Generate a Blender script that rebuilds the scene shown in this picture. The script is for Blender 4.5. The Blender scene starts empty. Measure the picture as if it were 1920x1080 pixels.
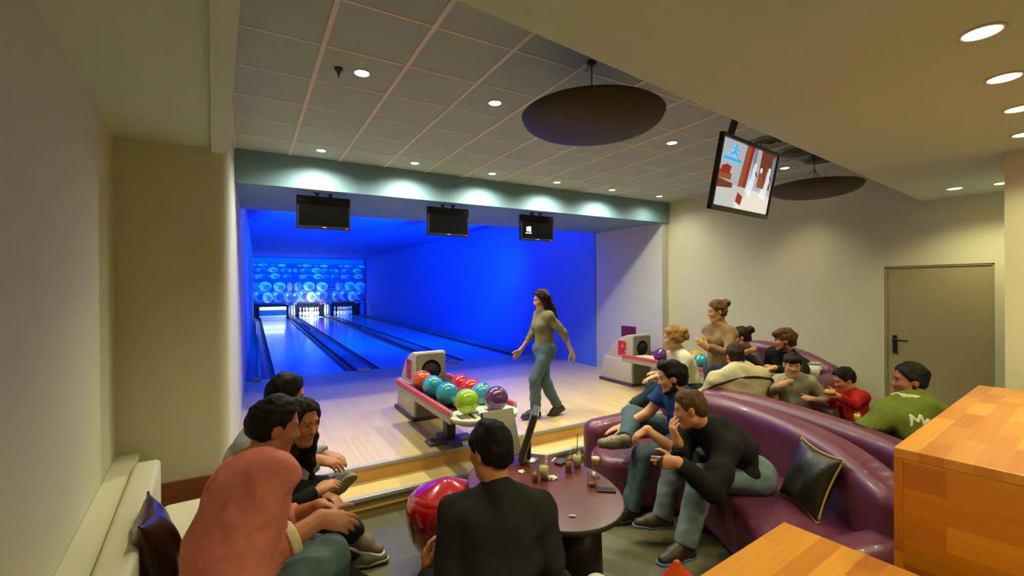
import bpy, bmesh, math, random
import numpy as np
from mathutils import Vector, Matrix, Euler

random.seed(7)
SC = bpy.context.scene
COL = SC.collection
PI = math.pi
V = Vector

# ---------------------------------------------------------------- camera frame
CAM = V((0.0, 0.0, 1.9))
FPX = 850.0
YAW, PITCH, ROLL = math.radians(30.2), math.radians(-0.13), math.radians(0.38)
_f = V((math.sin(YAW) * math.cos(PITCH), math.cos(YAW) * math.cos(PITCH), math.sin(PITCH)))
_r0 = V((math.cos(YAW), -math.sin(YAW), 0))
_u0 = _r0.cross(_f)
_r = _r0 * math.cos(ROLL) - _u0 * math.sin(ROLL)
_u = _r0 * math.sin(ROLL) + _u0 * math.cos(ROLL)
RW = V((math.cos(YAW), -math.sin(YAW), 0))      # picture right, level
FW = V((math.sin(YAW), math.cos(YAW), 0))       # into the picture, level
UP = V((0, 0, 1))


def at(u, v, d=None, z=None, x=None, y=None):
    """measured point of the place -> metres in the room"""
    ray = _f + _r * ((u - 960.0) / FPX) + _u * ((540.0 - v) / FPX)
    if d is None:
        if z is not None:
            d = (z - CAM.z) / ray.z
        elif x is not None:
            d = x / ray.x
        else:
            d = y / ray.y
    return CAM + ray * d


# ---------------------------------------------------------------- materials
def lin(c):
    return tuple(((v / 255.0) / 12.92 if v <= 10 else (((v / 255.0) + 0.055) / 1.055) ** 2.4) for v in c)


def rgba(c):
    return (*lin(c), 1.0)


MATS = {}


def mat(name, col, rough=0.6, metal=0.0, var=0.0, vscale=6.0, bump=0.0, bscale=40.0, coat=0.0, spec=0.5, stretch=None,
        emit=None, estr=1.0, alpha_glass=False, sheen=0.0):
    if name in MATS:
        return MATS[name]
    m = bpy.data.materials.new(name)
    m.use_nodes = True
    nt = m.node_tree
    b = nt.nodes['Principled BSDF']
    b.inputs['Base Color'].default_value = rgba(col)
    b.inputs['Roughness'].default_value = rough
    b.inputs['Metallic'].default_value = metal
    b.inputs['Specular IOR Level'].default_value = spec
    b.inputs['Coat Weight'].default_value = coat
    b.inputs['Coat Roughness'].default_value = 0.05
    b.inputs['Sheen Weight'].default_value = sheen
    if alpha_glass:
        b.inputs['Transmission Weight'].default_value = 1.0
        b.inputs['IOR'].default_value = 1.3
    if emit is not None:
        b.inputs['Emission Color'].default_value = rgba(emit)
        b.inputs['Emission Strength'].default_value = estr
    tc = None
    if var > 0 or bump > 0:
        tc = nt.nodes.new('ShaderNodeTexCoord')
        vec = tc.outputs['Object']
        if stretch:
            mp = nt.nodes.new('ShaderNodeMapping')
            mp.inputs['Scale'].default_value = stretch
            nt.links.new(vec, mp.inputs['Vector'])
            vec = mp.outputs['Vector']
    if var > 0:
        n = nt.nodes.new('ShaderNodeTexNoise')
        n.inputs['Scale'].default_value = vscale
        n.inputs['Detail'].default_value = 4
        nt.links.new(vec, n.inputs['Vector'])
        r = nt.nodes.new('ShaderNodeValToRGB')
        lo = tuple(v * (1 - var) for v in lin(col))
        hi = tuple(min(1, v * (1 + var)) for v in lin(col))
        r.color_ramp.elements[0].position = 0.3
        r.color_ramp.elements[1].position = 0.7
        r.color_ramp.elements[0].color = (*lo, 1)
        r.color_ramp.elements[1].color = (*hi, 1)
        nt.links.new(n.outputs['Fac'], r.inputs['Fac'])
        nt.links.new(r.outputs['Color'], b.inputs['Base Color'])
    if bump > 0:
        n2 = nt.nodes.new('ShaderNodeTexNoise')
        n2.inputs['Scale'].default_value = bscale
        n2.inputs['Detail'].default_value = 3
        nt.links.new(vec, n2.inputs['Vector'])
        bp = nt.nodes.new('ShaderNodeBump')
        bp.inputs['Strength'].default_value = bump
        bp.inputs['Distance'].default_value = 0.01
        nt.links.new(n2.outputs['Fac'], bp.inputs['Height'])
        nt.links.new(bp.outputs['Normal'], b.inputs['Normal'])
    MATS[name] = m
    return m


def plank_mat(name, c1, c2, cm, row_h, length, axis='y', rough=0.35, mortar=0.0015, var=0.12, coat=0.0, rot=None):
    """boards: rows of height row_h and given length along an axis of the object"""
    m = bpy.data.materials.new(name)
    m.use_nodes = True
    nt = m.node_tree
    b = nt.nodes['Principled BSDF']
    b.inputs['Roughness'].default_value = rough
    b.inputs['Coat Weight'].default_value = coat
    b.inputs['Coat Roughness'].default_value = 0.08
    tc = nt.nodes.new('ShaderNodeTexCoord')
    mp = nt.nodes.new('ShaderNodeMapping')
    if rot:
        mp.inputs['Rotation'].default_value = rot
    elif axis == 'y':
        mp.inputs['Rotation'].default_value = (0, 0, PI / 2)
    nt.links.new(tc.outputs['Object'], mp.inputs['Vector'])
    br = nt.nodes.new('ShaderNodeTexBrick')
    br.inputs['Scale'].default_value = 1.0
    br.inputs['Brick Width'].default_value = length
    br.inputs['Row Height'].default_value = row_h
    br.inputs['Mortar Size'].default_value = mortar
    br.inputs['Mortar Smooth'].default_value = 0.2
    br.inputs['Bias'].default_value = 0.0
    br.offset = 0.37
    br.inputs['Color1'].default_value = rgba(c1)
    br.inputs['Color2'].default_value = rgba(c2)
    br.inputs['Mortar'].default_value = rgba(cm)
    nt.links.new(mp.outputs['Vector'], br.inputs['Vector'])
    mp2 = nt.nodes.new('ShaderNodeMapping')
    mp2.inputs['Scale'].default_value = (2.5, 40, 40)
    nt.links.new(mp.outputs['Vector'], mp2.inputs['Vector'])
    n = nt.nodes.new('ShaderNodeTexNoise')
    n.inputs['Scale'].default_value = 1.6
    n.inputs['Detail'].default_value = 5
    nt.links.new(mp2.outputs['Vector'], n.inputs['Vector'])
    mx = nt.nodes.new('ShaderNodeMix')
    mx.data_type = 'RGBA'
    mx.blend_type = 'MULTIPLY'
    mx.inputs['Factor'].default_value = 1.0
    rp = nt.nodes.new('ShaderNodeValToRGB')
    rp.color_ramp.elements[0].position = 0.3
    rp.color_ramp.elements[1].position = 0.7
    rp.color_ramp.elements[0].color = (1 - var, 1 - var * 1.1, 1 - var * 1.3, 1)
    rp.color_ramp.elements[1].color = (1, 1, 1, 1)
    nt.links.new(n.outputs['Fac'], rp.inputs['Fac'])
    nt.links.new(br.outputs['Color'], mx.inputs['A'])
    nt.links.new(rp.outputs['Color'], mx.inputs['B'])
    nt.links.new(mx.outputs['Result'], b.inputs['Base Color'])
    MATS[name] = m
    return m


# ---------------------------------------------------------------- objects
def tag(o, label=None, cat=None, group=None, kind=None):
    if label:
        o['label'] = label
    if cat:
        o['category'] = cat
    if group:
        o['group'] = group
    if kind:
        o['kind'] = kind
    return o


def root(name, label, cat, loc=(0, 0, 0), rz=0.0, group=None):
    o = bpy.data.objects.new(name, None)
    o.empty_display_size = 0.1
    COL.objects.link(o)
    o.location = loc
    o.rotation_euler = (0, 0, rz)
    return tag(o, label, cat, group)


def link_mesh(name, me, m=None, parent=None, loc=None):
    o = bpy.data.objects.new(name, me)
    COL.objects.link(o)
    if m is not None:
        for mm in (m if isinstance(m, (list, tuple)) else [m]):
            me.materials.append(mm)
    if parent is not None:
        o.parent = parent
    if loc is not None:
        o.location = loc
    return o


def obj(name, bm, m=None, parent=None, smooth=False, loc=None):
    me = bpy.data.meshes.new(name)
    bmesh.ops.recalc_face_normals(bm, faces=bm.faces)
    bm.to_mesh(me)
    bm.free()
    if smooth:
        me.polygons.foreach_set('use_smooth', [True] * len(me.polygons))
    return link_mesh(name, me, m, parent, loc)


def copy_tree(o, parent=None, loc=None, label=None, group=None):
    c = o.copy()
    COL.objects.link(c)
    if parent is not None:
        c.parent = parent
    for ch in list(o.children):
        copy_tree(ch, c)
    if loc is not None:
        c.location = loc
    if label:
        c['label'] = label
    if group:
        c['group'] = group
    return c


def B():
    return bmesh.new()


def add_box(bm, lo, hi, bev=0.0, mi=0, mtx=None, seg=2):
    g = bmesh.ops.create_cube(bm, size=1.0)
    vs = g['verts']
    lo, hi = V(lo), V(hi)
    c, s = (lo + hi) / 2, hi - lo
    for v in vs:
        v.co = V((v.co.x * s.x, v.co.y * s.y, v.co.z * s.z)) + c
    fs = set(f for v in vs for f in v.link_faces)
    if bev > 0:
        es = set(e for f in fs for e in f.edges)
        r = bmesh.ops.bevel(bm, geom=list(es), offset=bev, segments=seg, profile=0.5, affect='EDGES')
        vs = list(set(r['verts']) | set(v for v in vs if v.is_valid))
        fs = set(f for v in vs for f in v.link_faces)
    for f in fs:
        f.material_index = mi
    if mtx is not None:
        for v in set(v for f in fs for v in f.verts):
            v.co = mtx @ v.co
    return list(fs)


def add_prism(bm, pts, z0, z1, mi=0, mtx=None):
    """vertical prism over a plan polygon"""
    lo = [bm.verts.new((p[0], p[1], z0)) for p in pts]
    hi = [bm.verts.new((p[0], p[1], z1)) for p in pts]
    fs = [bm.faces.new(lo), bm.faces.new(hi)]
    n = len(pts)
    for i in range(n):
        fs.append(bm.faces.new((lo[i], lo[(i + 1) % n], hi[(i + 1) % n], hi[i])))
    for f in fs:
        f.material_index = mi
    if mtx is not None:
        for v in lo + hi:
            v.co = mtx @ v.co
    return fs


def add_lathe(bm, prof, n=32, c=(0, 0, 0), mi=0, mis=None, mtx=None):
    rings = []
    c = V(c)
    allv = []
    for (r, z) in prof:
        if r < 1e-6:
            v = bm.verts.new(c + V((0, 0, z)))
            rings.append([v])
            allv.append(v)
        else:
            ring = [bm.verts.new(c + V((r * math.cos(2 * PI * k / n), r * math.sin(2 * PI * k / n), z))) for k in range(n)]
            rings.append(ring)
            allv += ring
    for i in range(len(rings) - 1):
        a, b = rings[i], rings[i + 1]
        m = mis[i] if mis else mi
        for k in range(n):
            k2 = (k + 1) % n
            if len(a) == 1 and len(b) == 1:
                continue
            if len(a) == 1:
                f = bm.faces.new((a[0], b[k], b[k2]))
            elif len(b) == 1:
                f = bm.faces.new((a[k], a[k2], b[0]))
            else:
                f = bm.faces.new((a[k], a[k2], b[k2], b[k]))
            f.material_index = m
            f.smooth = True
    for ring in (rings[0], rings[-1]):
        if len(ring) > 1:
            try:
                f = bm.faces.new(ring)
                f.material_index = m
            except ValueError:
                pass
    if mtx is not None:
        for v in allv:
            v.co = mtx @ v.co
    return allv


def add_tube(bm, pts, r, n=10, mi=0):
    """round bar along points"""
    pts = [V(p) for p in pts]
    rs = r if isinstance(r, (list, tuple)) else [r] * len(pts)
    rings = []
    for i, p in enumerate(pts):
        t = (pts[min(i + 1, len(pts) - 1)] - pts[max(i - 1, 0)]).normalized()
        ref = V((0, 0, 1)) if abs(t.z) < 0.9 else V((1, 0, 0))
        a = t.cross(ref).normalized()
        b = t.cross(a)
        rings.append([bm.verts.new(p + (a * math.cos(2 * PI * k / n) + b * math.sin(2 * PI * k / n)) * rs[i]) for k in range(n)])
    for i in range(len(rings) - 1):
        for k in range(n):
            f = bm.faces.new((rings[i][k], rings[i][(k + 1) % n], rings[i + 1][(k + 1) % n], rings[i + 1][k]))
            f.smooth = True
            f.material_index = mi
    for ring in (rings[0], rings[-1]):
        f = bm.faces.new(ring)
        f.material_index = mi


def add_poly(bm, pts, mi=0):
    f = bm.faces.new([bm.verts.new(p) for p in pts])
    f.material_index = mi
    return f


def add_sphere(bm, c, r, n=24, mi=0, sc=(1, 1, 1)):
    g = bmesh.ops.create_uvsphere(bm, u_segments=n, v_segments=max(8, n // 2), radius=r)
    for v in g['verts']:
        v.co = V((v.co.x * sc[0], v.co.y * sc[1], v.co.z * sc[2])) + V(c)
    for f in set(f for v in g['verts'] for f in v.link_faces):
        f.material_index = mi
        f.smooth = True


def struct(name, bm, m, label=None, smooth=False):
    o = obj(name, bm, m, None, smooth)
    return tag(o, label, None, None, 'structure')


# ---------------------------------------------------------------- implicit surfaces
class Field:
    """smooth union of soft shapes, meshed as one closed skin"""

    def __init__(self, k=0.03):
        self.p = []
        self.k = k

    def add(self, fn, lo, hi, k=None, op='u'):
        self.p.append((fn, np.array(lo, float), np.array(hi, float), self.k if k is None else k, op))

    def cone(self, a, b, r1, r2, k=None, flat=None, cuts=(), op='u', g=0.0):
        a, b = V(a), V(b)
        r1 += g
        r2 += g
        an, bn = np.array(a), np.array(b)
        d = bn - an
        L2 = max(float(d @ d), 1e-9)
        fl = None
        if flat is not None:
            n, f = flat
            n = V(n).normalized()
            fl = (np.array(n), f)
        cs = [(np.array(V(c)), np.array(V(n).normalized())) for c, n in cuts]

        def fn(X, Y, Z):
            px, py, pz = X - an[0], Y - an[1], Z - an[2]
            t = np.clip((px * d[0] + py * d[1] + pz * d[2]) / L2, 0, 1)
            qx, qy, qz = px - t * d[0], py - t * d[1], pz - t * d[2]
            if fl is not None:
                n, f = fl
                s = (qx * n[0] + qy * n[1] + qz * n[2])
                e = s * (1 / f - 1)
                qx, qy, qz = qx + e * n[0], qy + e * n[1], qz + e * n[2]
            r = np.sqrt(qx * qx + qy * qy + qz * qz) - (r1 + (r2 - r1) * t)
            if fl is not None and fl[1] < 1:
                r = r * (0.5 + 0.5 * fl[1])
            for c, n in cs:
                r = np.maximum(r, (X - c[0]) * n[0] + (Y - c[1]) * n[1] + (Z - c[2]) * n[2])
            return r
        R = max(r1, r2) * (max(1.0, flat[1]) if flat else 1.0)
        lo = np.minimum(an, bn) - R
        hi = np.maximum(an, bn) + R
        self.add(fn, lo, hi, k, op)

    def ell(self, c, ax, rad, k=None, op='u', g=0.0, cuts=()):
        """ellipsoid with axes ax (three unit vectors) and radii"""
        c = np.array(V(c))
        A = [np.array(V(v)) for v in ax]
        rad = [r + g for r in rad]
        rm = min(rad)
        cs = [(np.array(V(q)), np.array(V(n).normalized())) for q, n in cuts]

        def fn(X, Y, Z):
            px, py, pz = X - c[0], Y - c[1], Z - c[2]
            s = 0
            s2 = 0
            for a, r in zip(A, rad):
                q = (px * a[0] + py * a[1] + pz * a[2]) / r
                s = s + q * q
                s2 = s2 + (q / r) ** 2
            k0 = np.sqrt(s)
            k1 = np.sqrt(s2) + 1e-9
            r = k0 * (k0 - 1.0) / k1
            for q, n in cs:
                r = np.maximum(r, (X - q[0]) * n[0] + (Y - q[1]) * n[1] + (Z - q[2]) * n[2])
            return r
        R = max(rad)
        self.add(fn, c - R, c + R, k, op)

    def build(self, res, fold=0.0, fscale=22.0, seed=0):
        los = np.array([p[1] for p in self.p if p[4] == 'u'])
        his = np.array([p[2] for p in self.p if p[4] == 'u'])
        lo = los.min(0) - 5 * res - 0.01 - fold
        hi = his.max(0) + 5 * res + 0.01 + fold
        n = np.maximum(np.ceil((hi - lo) / res).astype(int), 4)
        ax = [(lo[i] + res * np.arange(n[i])).astype(np.float32) for i in range(3)]
        D = np.full(tuple(n), 10.0, np.float32)
        for fn, plo, phi, k, op in self.p:
            pad = k + 4 * res + fold * 1.5
            i0 = np.clip(np.floor((plo - pad - lo) / res).astype(int), 0, n - 1)
            i1 = np.clip(np.ceil((phi + pad - lo) / res).astype(int) + 1, 1, n)
            sl = tuple(slice(i0[i], i1[i]) for i in range(3))
            if any(i1[i] <= i0[i] for i in range(3)):
                continue
            X = ax[0][sl[0]][:, None, None]
            Y = ax[1][sl[1]][None, :, None]
            Z = ax[2][sl[2]][None, None, :]
            b = fn(X, Y, Z).astype(np.float32)
            b = np.broadcast_to(b, D[sl].shape)
            a = D[sl]
            if op == 'u':
                if k > 0:
                    h = np.maximum(k - np.abs(a - b), 0) / k
                    D[sl] = np.minimum(a, b) - h * h * (k * 0.25)
                else:
                    D[sl] = np.minimum(a, b)
            elif op == 's':
                b = -b
                if k > 0:
                    h = np.maximum(k - np.abs(a - b), 0) / k
                    D[sl] = np.maximum(a, b) + h * h * (k * 0.25)
                else:
                    D[sl] = np.maximum(a, b)
            elif op == 'i':
                D[sl] = np.maximum(a, b)
        if fold > 0:
            rs = np.random.RandomState(seed)
            X, Y, Z = ax[0][:, None, None], ax[1][None, :, None], ax[2][None, None, :]
            w = np.zeros_like(D)
            for q in range(5):
                v = rs.normal(size=3)
                v[2] *= 1.6
                v = v / np.linalg.norm(v) * fscale * rs.uniform(0.6, 1.7)
                v2 = rs.normal(size=3) * fscale * 0.35
                w += np.sin(X * v[0] + Y * v[1] + Z * v[2] + rs.uniform(0, 6) + 1.3 * np.sin(X * v2[0] + Y * v2[1] + Z * v2[2]))
            w2 = np.zeros_like(D)
            for q in range(5):
                v = rs.normal(size=3)
                v = v / np.linalg.norm(v) * fscale * rs.uniform(2.0, 3.2)
                v2 = rs.normal(size=3) * fscale * 0.5
                w2 += np.sin(X * v[0] + Y * v[1] + Z * v[2] + rs.uniform(0, 6) + 1.6 * np.sin(X * v2[0] + Y * v2[1] + Z * v2[2]))
            near = np.abs(D) < 0.05
            D[near] += (fold / 2.2) * w[near] + (fold * 0.4 / 2.2) * w2[near]
        return surface_net(D, lo, res)


def surface_net(D, lo, res):
    S = D < 0
    nx, ny, nz = D.shape
    c = [S[i:nx - 1 + i, j:ny - 1 + j, k:nz - 1 + k] for i in (0, 1) for j in (0, 1) for k in (0, 1)]
    anyc = c[0].copy()
    allc = c[0].copy()
    for q in c[1:]:
        anyc |= q
        allc &= q
    act = anyc & ~allc
    idx = np.argwhere(act)
    if len(idx) == 0:
        return np.zeros((0, 3)), np.zeros((0, 4), int)
    num = np.full(act.shape, -1, np.int64)
    num[act] = np.arange(len(idx))
    off = np.array([(i, j, k) for i in (0, 1) for j in (0, 1) for k in (0, 1)])
    vals = np.stack([D[idx[:, 0] + o[0], idx[:, 1] + o[1], idx[:, 2] + o[2]] for o in off], 1)
    acc = np.zeros((len(idx), 3))
    cnt = np.zeros(len(idx))
    for a in range(8):
        for b in range(a + 1, 8):
            if np.abs(off[a] - off[b]).sum() != 1:
                continue
            va, vb = vals[:, a], vals[:, b]
            m = (va < 0) != (vb < 0)
            t = np.zeros(len(idx))
            t[m] = va[m] / (va[m] - vb[m])
            p = off[a] + t[:, None] * (off[b] - off[a])
            acc[m] += p[m]
            cnt[m] += 1
    verts = (idx + acc / cnt[:, None]) * res + lo
    quads = []
    for axis in range(3):
        sh = [slice(None)] * 3
        s0 = list(sh)
        s1 = list(sh)
        s0[axis] = slice(0, -1)
        s1[axis] = slice(1, None)
        A, Bq = S[tuple(s0)], S[tuple(s1)]
        e = np.argwhere(A != Bq)
        if not len(e):
            continue
        sgn = A[e[:, 0], e[:, 1], e[:, 2]]
        u, w = (axis + 1) % 3, (axis + 2) % 3
        ok = (e[:, u] > 0) & (e[:, w] > 0) & (e[:, u] < D.shape[u] - 1) & (e[:, w] < D.shape[w] - 1)
        e, sgn = e[ok], sgn[ok]
        q = []
        for du, dw in ((-1, -1), (0, -1), (0, 0), (-1, 0)):
            t = e.copy()
            t[:, u] += du
            t[:, w] += dw
            q.append(num[t[:, 0], t[:, 1], t[:, 2]])
        q = np.stack(q, 1)
        q[~sgn] = q[~sgn][:, ::-1]
        quads.append(q)
    return verts, np.concatenate(quads, 0)


def array_mesh(name, verts, quads, base=(0, 0, 0)):
    me = bpy.data.meshes.new(name)
    verts = np.asarray(verts, np.float32) - np.array(base, np.float32)
    nv, nq = len(verts), len(quads)
    me.vertices.add(nv)
    me.vertices.foreach_set('co', verts.ravel())
    me.loops.add(nq * 4)
    me.loops.foreach_set('vertex_index', np.asarray(quads, np.int32).ravel())
    me.polygons.add(nq)
    me.polygons.foreach_set('loop_start', np.arange(0, nq * 4, 4, dtype=np.int32))
    me.polygons.foreach_set('use_smooth', np.ones(nq, bool))
    me.update(calc_edges=True)
    me.validate()
    return me


def fobj(name, field, res, m, parent=None, fold=0.0, fscale=22.0, seed=0, base=None):
    v, q = field.build(res, fold, fscale, seed)
    b = base if base is not None else (parent_world(parent) if parent is not None else (0, 0, 0))
    return link_mesh(name, array_mesh(name, v, q, b), m, parent)


def parent_world(p):
    l = V(p.location)
    while p.parent is not None:
        p = p.parent
        l += p.location
    return l
# light levels (watts)
E_SOFFIT, E_MID, E_LOW, E_FILL = 158.0, 128.0, 29.0, 78.0
LOWEXTRA = [(0.95, 0.45), (1.5, -0.5), (2.9, -0.9), (3.4, -2.2), (2.0, -2.0), (3.3, 0.5)]  # plan positions of the added fill lamps, out of view
E_BLUE, E_BLUE2 = 20.0, 100.0
EXPO = 0.0
# ================================================================ materials of the place
M_WALL = mat('wall_paint', (206, 202, 190), 0.75, bump=0.06, bscale=90)
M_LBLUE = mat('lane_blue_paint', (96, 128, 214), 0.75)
M_CREAM = mat('cream_paint', (210, 204, 172), 0.75, bump=0.06, bscale=90)
M_CEIL = mat('ceiling_paint', (204, 218, 206), 0.85)
M_TILE = mat('ceiling_tile', (174, 186, 186), 0.9, var=0.04, vscale=60)
M_GRID = mat('grid_metal', (236, 222, 200), 0.5)
M_SOFFIT = mat('soffit_paint', (116, 146, 160), 0.6)
M_FLOOR = mat('lower_floor', (86, 82, 56), 0.45, var=0.10, vscale=3.0)
M_APPR = plank_mat('approach_boards', (232, 202, 138), (220, 188, 124), (182, 146, 88), 0.034, 1.7, 'y', 0.32, 0.0012, 0.08, 0.25)
M_TREAD = plank_mat('tread_boards', (226, 200, 140), (214, 186, 128), (190, 160, 104), 0.06, 1.2, 'x', 0.35, 0.001, 0.08)
M_RISER = mat('riser_wood', (196, 150, 84), 0.5, var=0.08, vscale=8)
M_RISER2 = mat('riser_grey', (126, 112, 86), 0.5)
M_NOSE = mat('step_nosing', (176, 176, 176), 0.4, metal=0.4)
M_BRASS = mat('brass_strip', (212, 170, 74), 0.3, metal=0.6)
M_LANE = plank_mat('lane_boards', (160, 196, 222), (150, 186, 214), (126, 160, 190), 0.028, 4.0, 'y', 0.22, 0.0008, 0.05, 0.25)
M_GUT = mat('gutter_plastic', (58, 62, 80), 0.4)
M_CAP = mat('lane_cap', (120, 124, 138), 0.45)
M_CAPEND = mat('cap_end', (196, 182, 150), 0.5)
M_BLACK = mat('black_plastic', (14, 14, 15), 0.4)
M_DGREY = mat('dark_grey_plastic', (52, 51, 48), 0.45)
M_GREY = mat('grey_plastic', (150, 144, 128), 0.45)
M_WHITEP = mat('white_plastic', (232, 228, 214), 0.3)
M_CHROME = mat('chrome', (200, 200, 200), 0.2, metal=1.0)
M_SCREEN = mat('screen_off', (8, 8, 9), 0.12, spec=0.5)
M_REDP = mat('red_plastic', (196, 40, 40), 0.35)
M_BWOOD = mat('brown_wood', (132, 72, 32), 0.45, var=0.18, vscale=5, stretch=(1, 1, 8))
M_WENDGE = mat('woven_bronze', (58, 44, 26), 0.6, bump=0.35, bscale=70)
M_DOOR = mat('door_paint', (164, 150, 108), 0.55)
M_STEEL = mat('dark_steel', (70, 66, 60), 0.4, metal=0.5)
M_PIN = mat('pin_white', (238, 236, 230), 0.25)
M_PINR = mat('pin_red', (190, 24, 30), 0.3)


def sx(x, y):
    return x + 0.0085 * (y - 9.0)


def lwall(y):                      # alcove wall beside the left lane
    return -0.126 + 0.0152 * (y - 4.1)


ZA = 0.30                          # bowling approach level
YF = 9.1                           # foul line
YE = 28.0                          # masking units
# ---------------------------------------------------------------- floors and steps
bm = B(); add_box(bm, (-1.0, 3.95, -0.1), (6.4, YE + 1.5, 0.0)); struct('floor_base', bm, M_RISER2, 'floor slab under the lanes')
bm = B(); add_box(bm, (-1.6, -3.2, -0.1), (6.4, 3.95, 0.0)); struct('floor', bm, M_FLOOR, 'dark grey green floor of the seating area')
bm = B()
add_prism(bm, [(-0.13, 4.2), (6.15, 4.2), (6.15, 5.3), (6.0, 5.3), (6.0, YF), (lwall(YF), YF)], 0.0, ZA)
struct('floor_approach', bm, M_APPR, 'pale maple bowling approach above the steps')
bm = B(); add_box(bm, (-0.14, 3.9, 0.0), (6.15, 4.2, 0.155)); struct('floor_step', bm, M_TREAD, 'pale wooden step below the bowling approach')
bm = B(); add_box(bm, (-0.13, 4.188, 0.155), (6.15, 4.2, ZA - 0.03)); struct('trim_1', bm, M_RISER)
bm = B(); add_box(bm, (-0.13, 4.178, ZA - 0.03), (6.15, 4.215, ZA + 0.003), 0.004); struct('trim_2', bm, M_NOSE)
bm = B(); add_box(bm, (-0.14, 3.876, 0.127), (6.15, 3.915, 0.159), 0.004); struct('trim_3', bm, M_NOSE)
bm = B(); add_box(bm, (-0.14, 3.886, 0.0), (6.15, 3.9, 0.127)); struct('trim_4', bm, M_RISER2)
bm = B(); add_box(bm, (-0.14, 3.866, 0.0), (6.15, 3.886, 0.060)); struct('baseboard_step', bm, mat('step_base', (150, 124, 66), 0.45))
bm = B(); add_box(bm, (-0.14, 3.858, 0.060), (6.15, 3.886, 0.074), 0.004); struct('trim_8', bm, M_BRASS)

# ---------------------------------------------------------------- walls
def lx(y):
    return -0.80 + 0.072 * (4.1 - y)


bm = B(); add_prism(bm, [(lx(4.1), 4.1), (lx(-3.2), -3.2), (lx(-3.2) - 0.2, -3.2), (lx(4.1) - 0.2, 4.3)], 0, 3.4)
struct('wall_left', bm, M_CREAM, 'beige wall behind the white bench')
# wall behind the bench end, turning with a soft corner into the lane wall
pts = [(-0.80, 4.1)]
cx, cy, cr = -0.126 - 0.11, 4.1 + 0.11, 0.11
for k in range(9):
    a = -PI / 2 + (PI / 2) * k / 8
    pts.append((cx + cr * math.cos(a), cy + cr * math.sin(a)))
pts += [(lwall(5.27), 5.27), (lwall(YE + 1.5), YE + 1.5), (-0.6, YE + 1.5), (-0.8, 4.6)]
bm = B(); add_prism(bm, pts, 0, 4.2)
o = struct('wall_lane_left', bm, [M_WALL, M_CREAM], 'pale wall along the left lane')
for f_ in o.data.polygons:
    if f_.center.y < 4.25 and abs(f_.normal.z) < 0.5:
        f_.material_index = 1
bm = B(); add_box(bm, (-0.78, 4.075, 0.0), (-0.24, 4.1, 0.50)); struct('baseboard_left', bm, M_BWOOD)
XR = 6.15
bm = B()
# right wall with the door opening cut out
DY0, DY1, DZ = 1.42, 2.29, 2.1
add_box(bm, (XR, DY1, 0), (XR + 0.25, 5.30, 3.4))
add_box(bm, (XR, -3.2, 0), (XR + 0.25, DY0, 3.4))
add_box(bm, (XR, DY0, DZ), (XR + 0.25, DY1, 3.4))
struct('wall_right', bm, M_CREAM, 'beige wall with the grey door')
bm = B()
add_prism(bm, [(6.0, 5.30), (XR + 0.25, 5.30), (XR + 0.25, 6.97), (6.0, 6.97)], 0, 4.2)
struct('wall_alcove_right', bm, M_WALL, 'pale wall beside the right ball return')
bm = B()
add_prism(bm, [(5.975, 6.97), (6.4, 6.97), (6.4, YE + 1.5), (sx(5.96, YE + 1.5), YE + 1.5)], 0, 4.2)
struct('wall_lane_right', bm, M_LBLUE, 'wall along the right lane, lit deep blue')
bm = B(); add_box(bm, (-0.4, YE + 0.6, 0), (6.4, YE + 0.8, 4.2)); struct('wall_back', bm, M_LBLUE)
bm = B(); add_box(bm, (4.36, -3.2, 0), (XR, 0.96, 3.0)); struct('wall_right_near', bm, M_CREAM, 'beige wall corner right of the door')
bm = B(); add_box(bm, (-1.6, -3.4, 0), (6.4, -3.2, 3.4)); struct('wall_rear', bm, M_CREAM)

# ---------------------------------------------------------------- ceilings
ZC = 3.30
bm = B(); add_box(bm, (-0.6, -0.5, ZC), (XR + 0.1, 5.27, ZC + 0.1)); struct('ceiling', bm, M_TILE, 'grey tiled grid ceiling')
bm = B()
for k in range(-1, 12):
    x = 0.385 + 0.49 * k
    add_box(bm, (x - 0.013, 0.9, ZC - 0.006), (x + 0.013, 5.27, ZC + 0.01))
for k in range(-3, 6):
    y = 2.31 + 0.49 * k
    add_box(bm, (-0.3, y - 0.007, ZC - 0.004), (XR, y + 0.007, ZC + 0.01))
struct('trim_5', bm, M_GRID, 'pale metal grid between the ceiling tiles')


def ey(x):                       # edge of the plain lowered ceiling
    return 1.27 + (x - 0.57) * (1.95 - 1.27) / (6.15 - 0.57)


ZL = 2.77
bm = B(); add_prism(bm, [(-0.02, ey(-0.02)), (XR + 0.1, ey(XR + 0.1)), (XR + 0.1, -3.2), (-0.02, -3.2)], ZL, ZC + 0.1)
struct('ceiling_lowered', bm, M_CEIL, 'plain cream lowered ceiling with recessed lights')
ZLL = 2.96
bm = B(); add_prism(bm, [(-0.23, 4.1), (-0.9, 4.1), (-0.9, -3.2), (-0.03, -3.2), (-0.03, 0.54)], ZLL, ZC + 0.1)
struct('ceiling_left', bm, M_CEIL, 'dim lowered ceiling above the bench')
bm = B(); add_prism(bm, [(-0.235, 4.1), (-0.13, 4.1), (0.02, 1.2), (-0.07, 1.2)], ZLL - 0.03, ZC + 0.05)
struct('trim_6', bm, M_CEIL, 'vertical bulkhead board at the left ceiling edge')
bm = B(); add_prism(bm, [(-0.13, 5.27), (6.25, 5.27), (6.25, 6.97), (-0.13, 6.97)], ZLL, 4.2)
struct('wall_soffit', bm, M_SOFFIT, 'soffit above the lanes washed by spotlights')
bm = B(); add_box(bm, (-0.3, 6.9, 3.62), (6.5, YE + 1.5, 3.8)); struct('ceiling_lanes', bm, M_LBLUE, 'lane ceiling lit deep blue')

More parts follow.
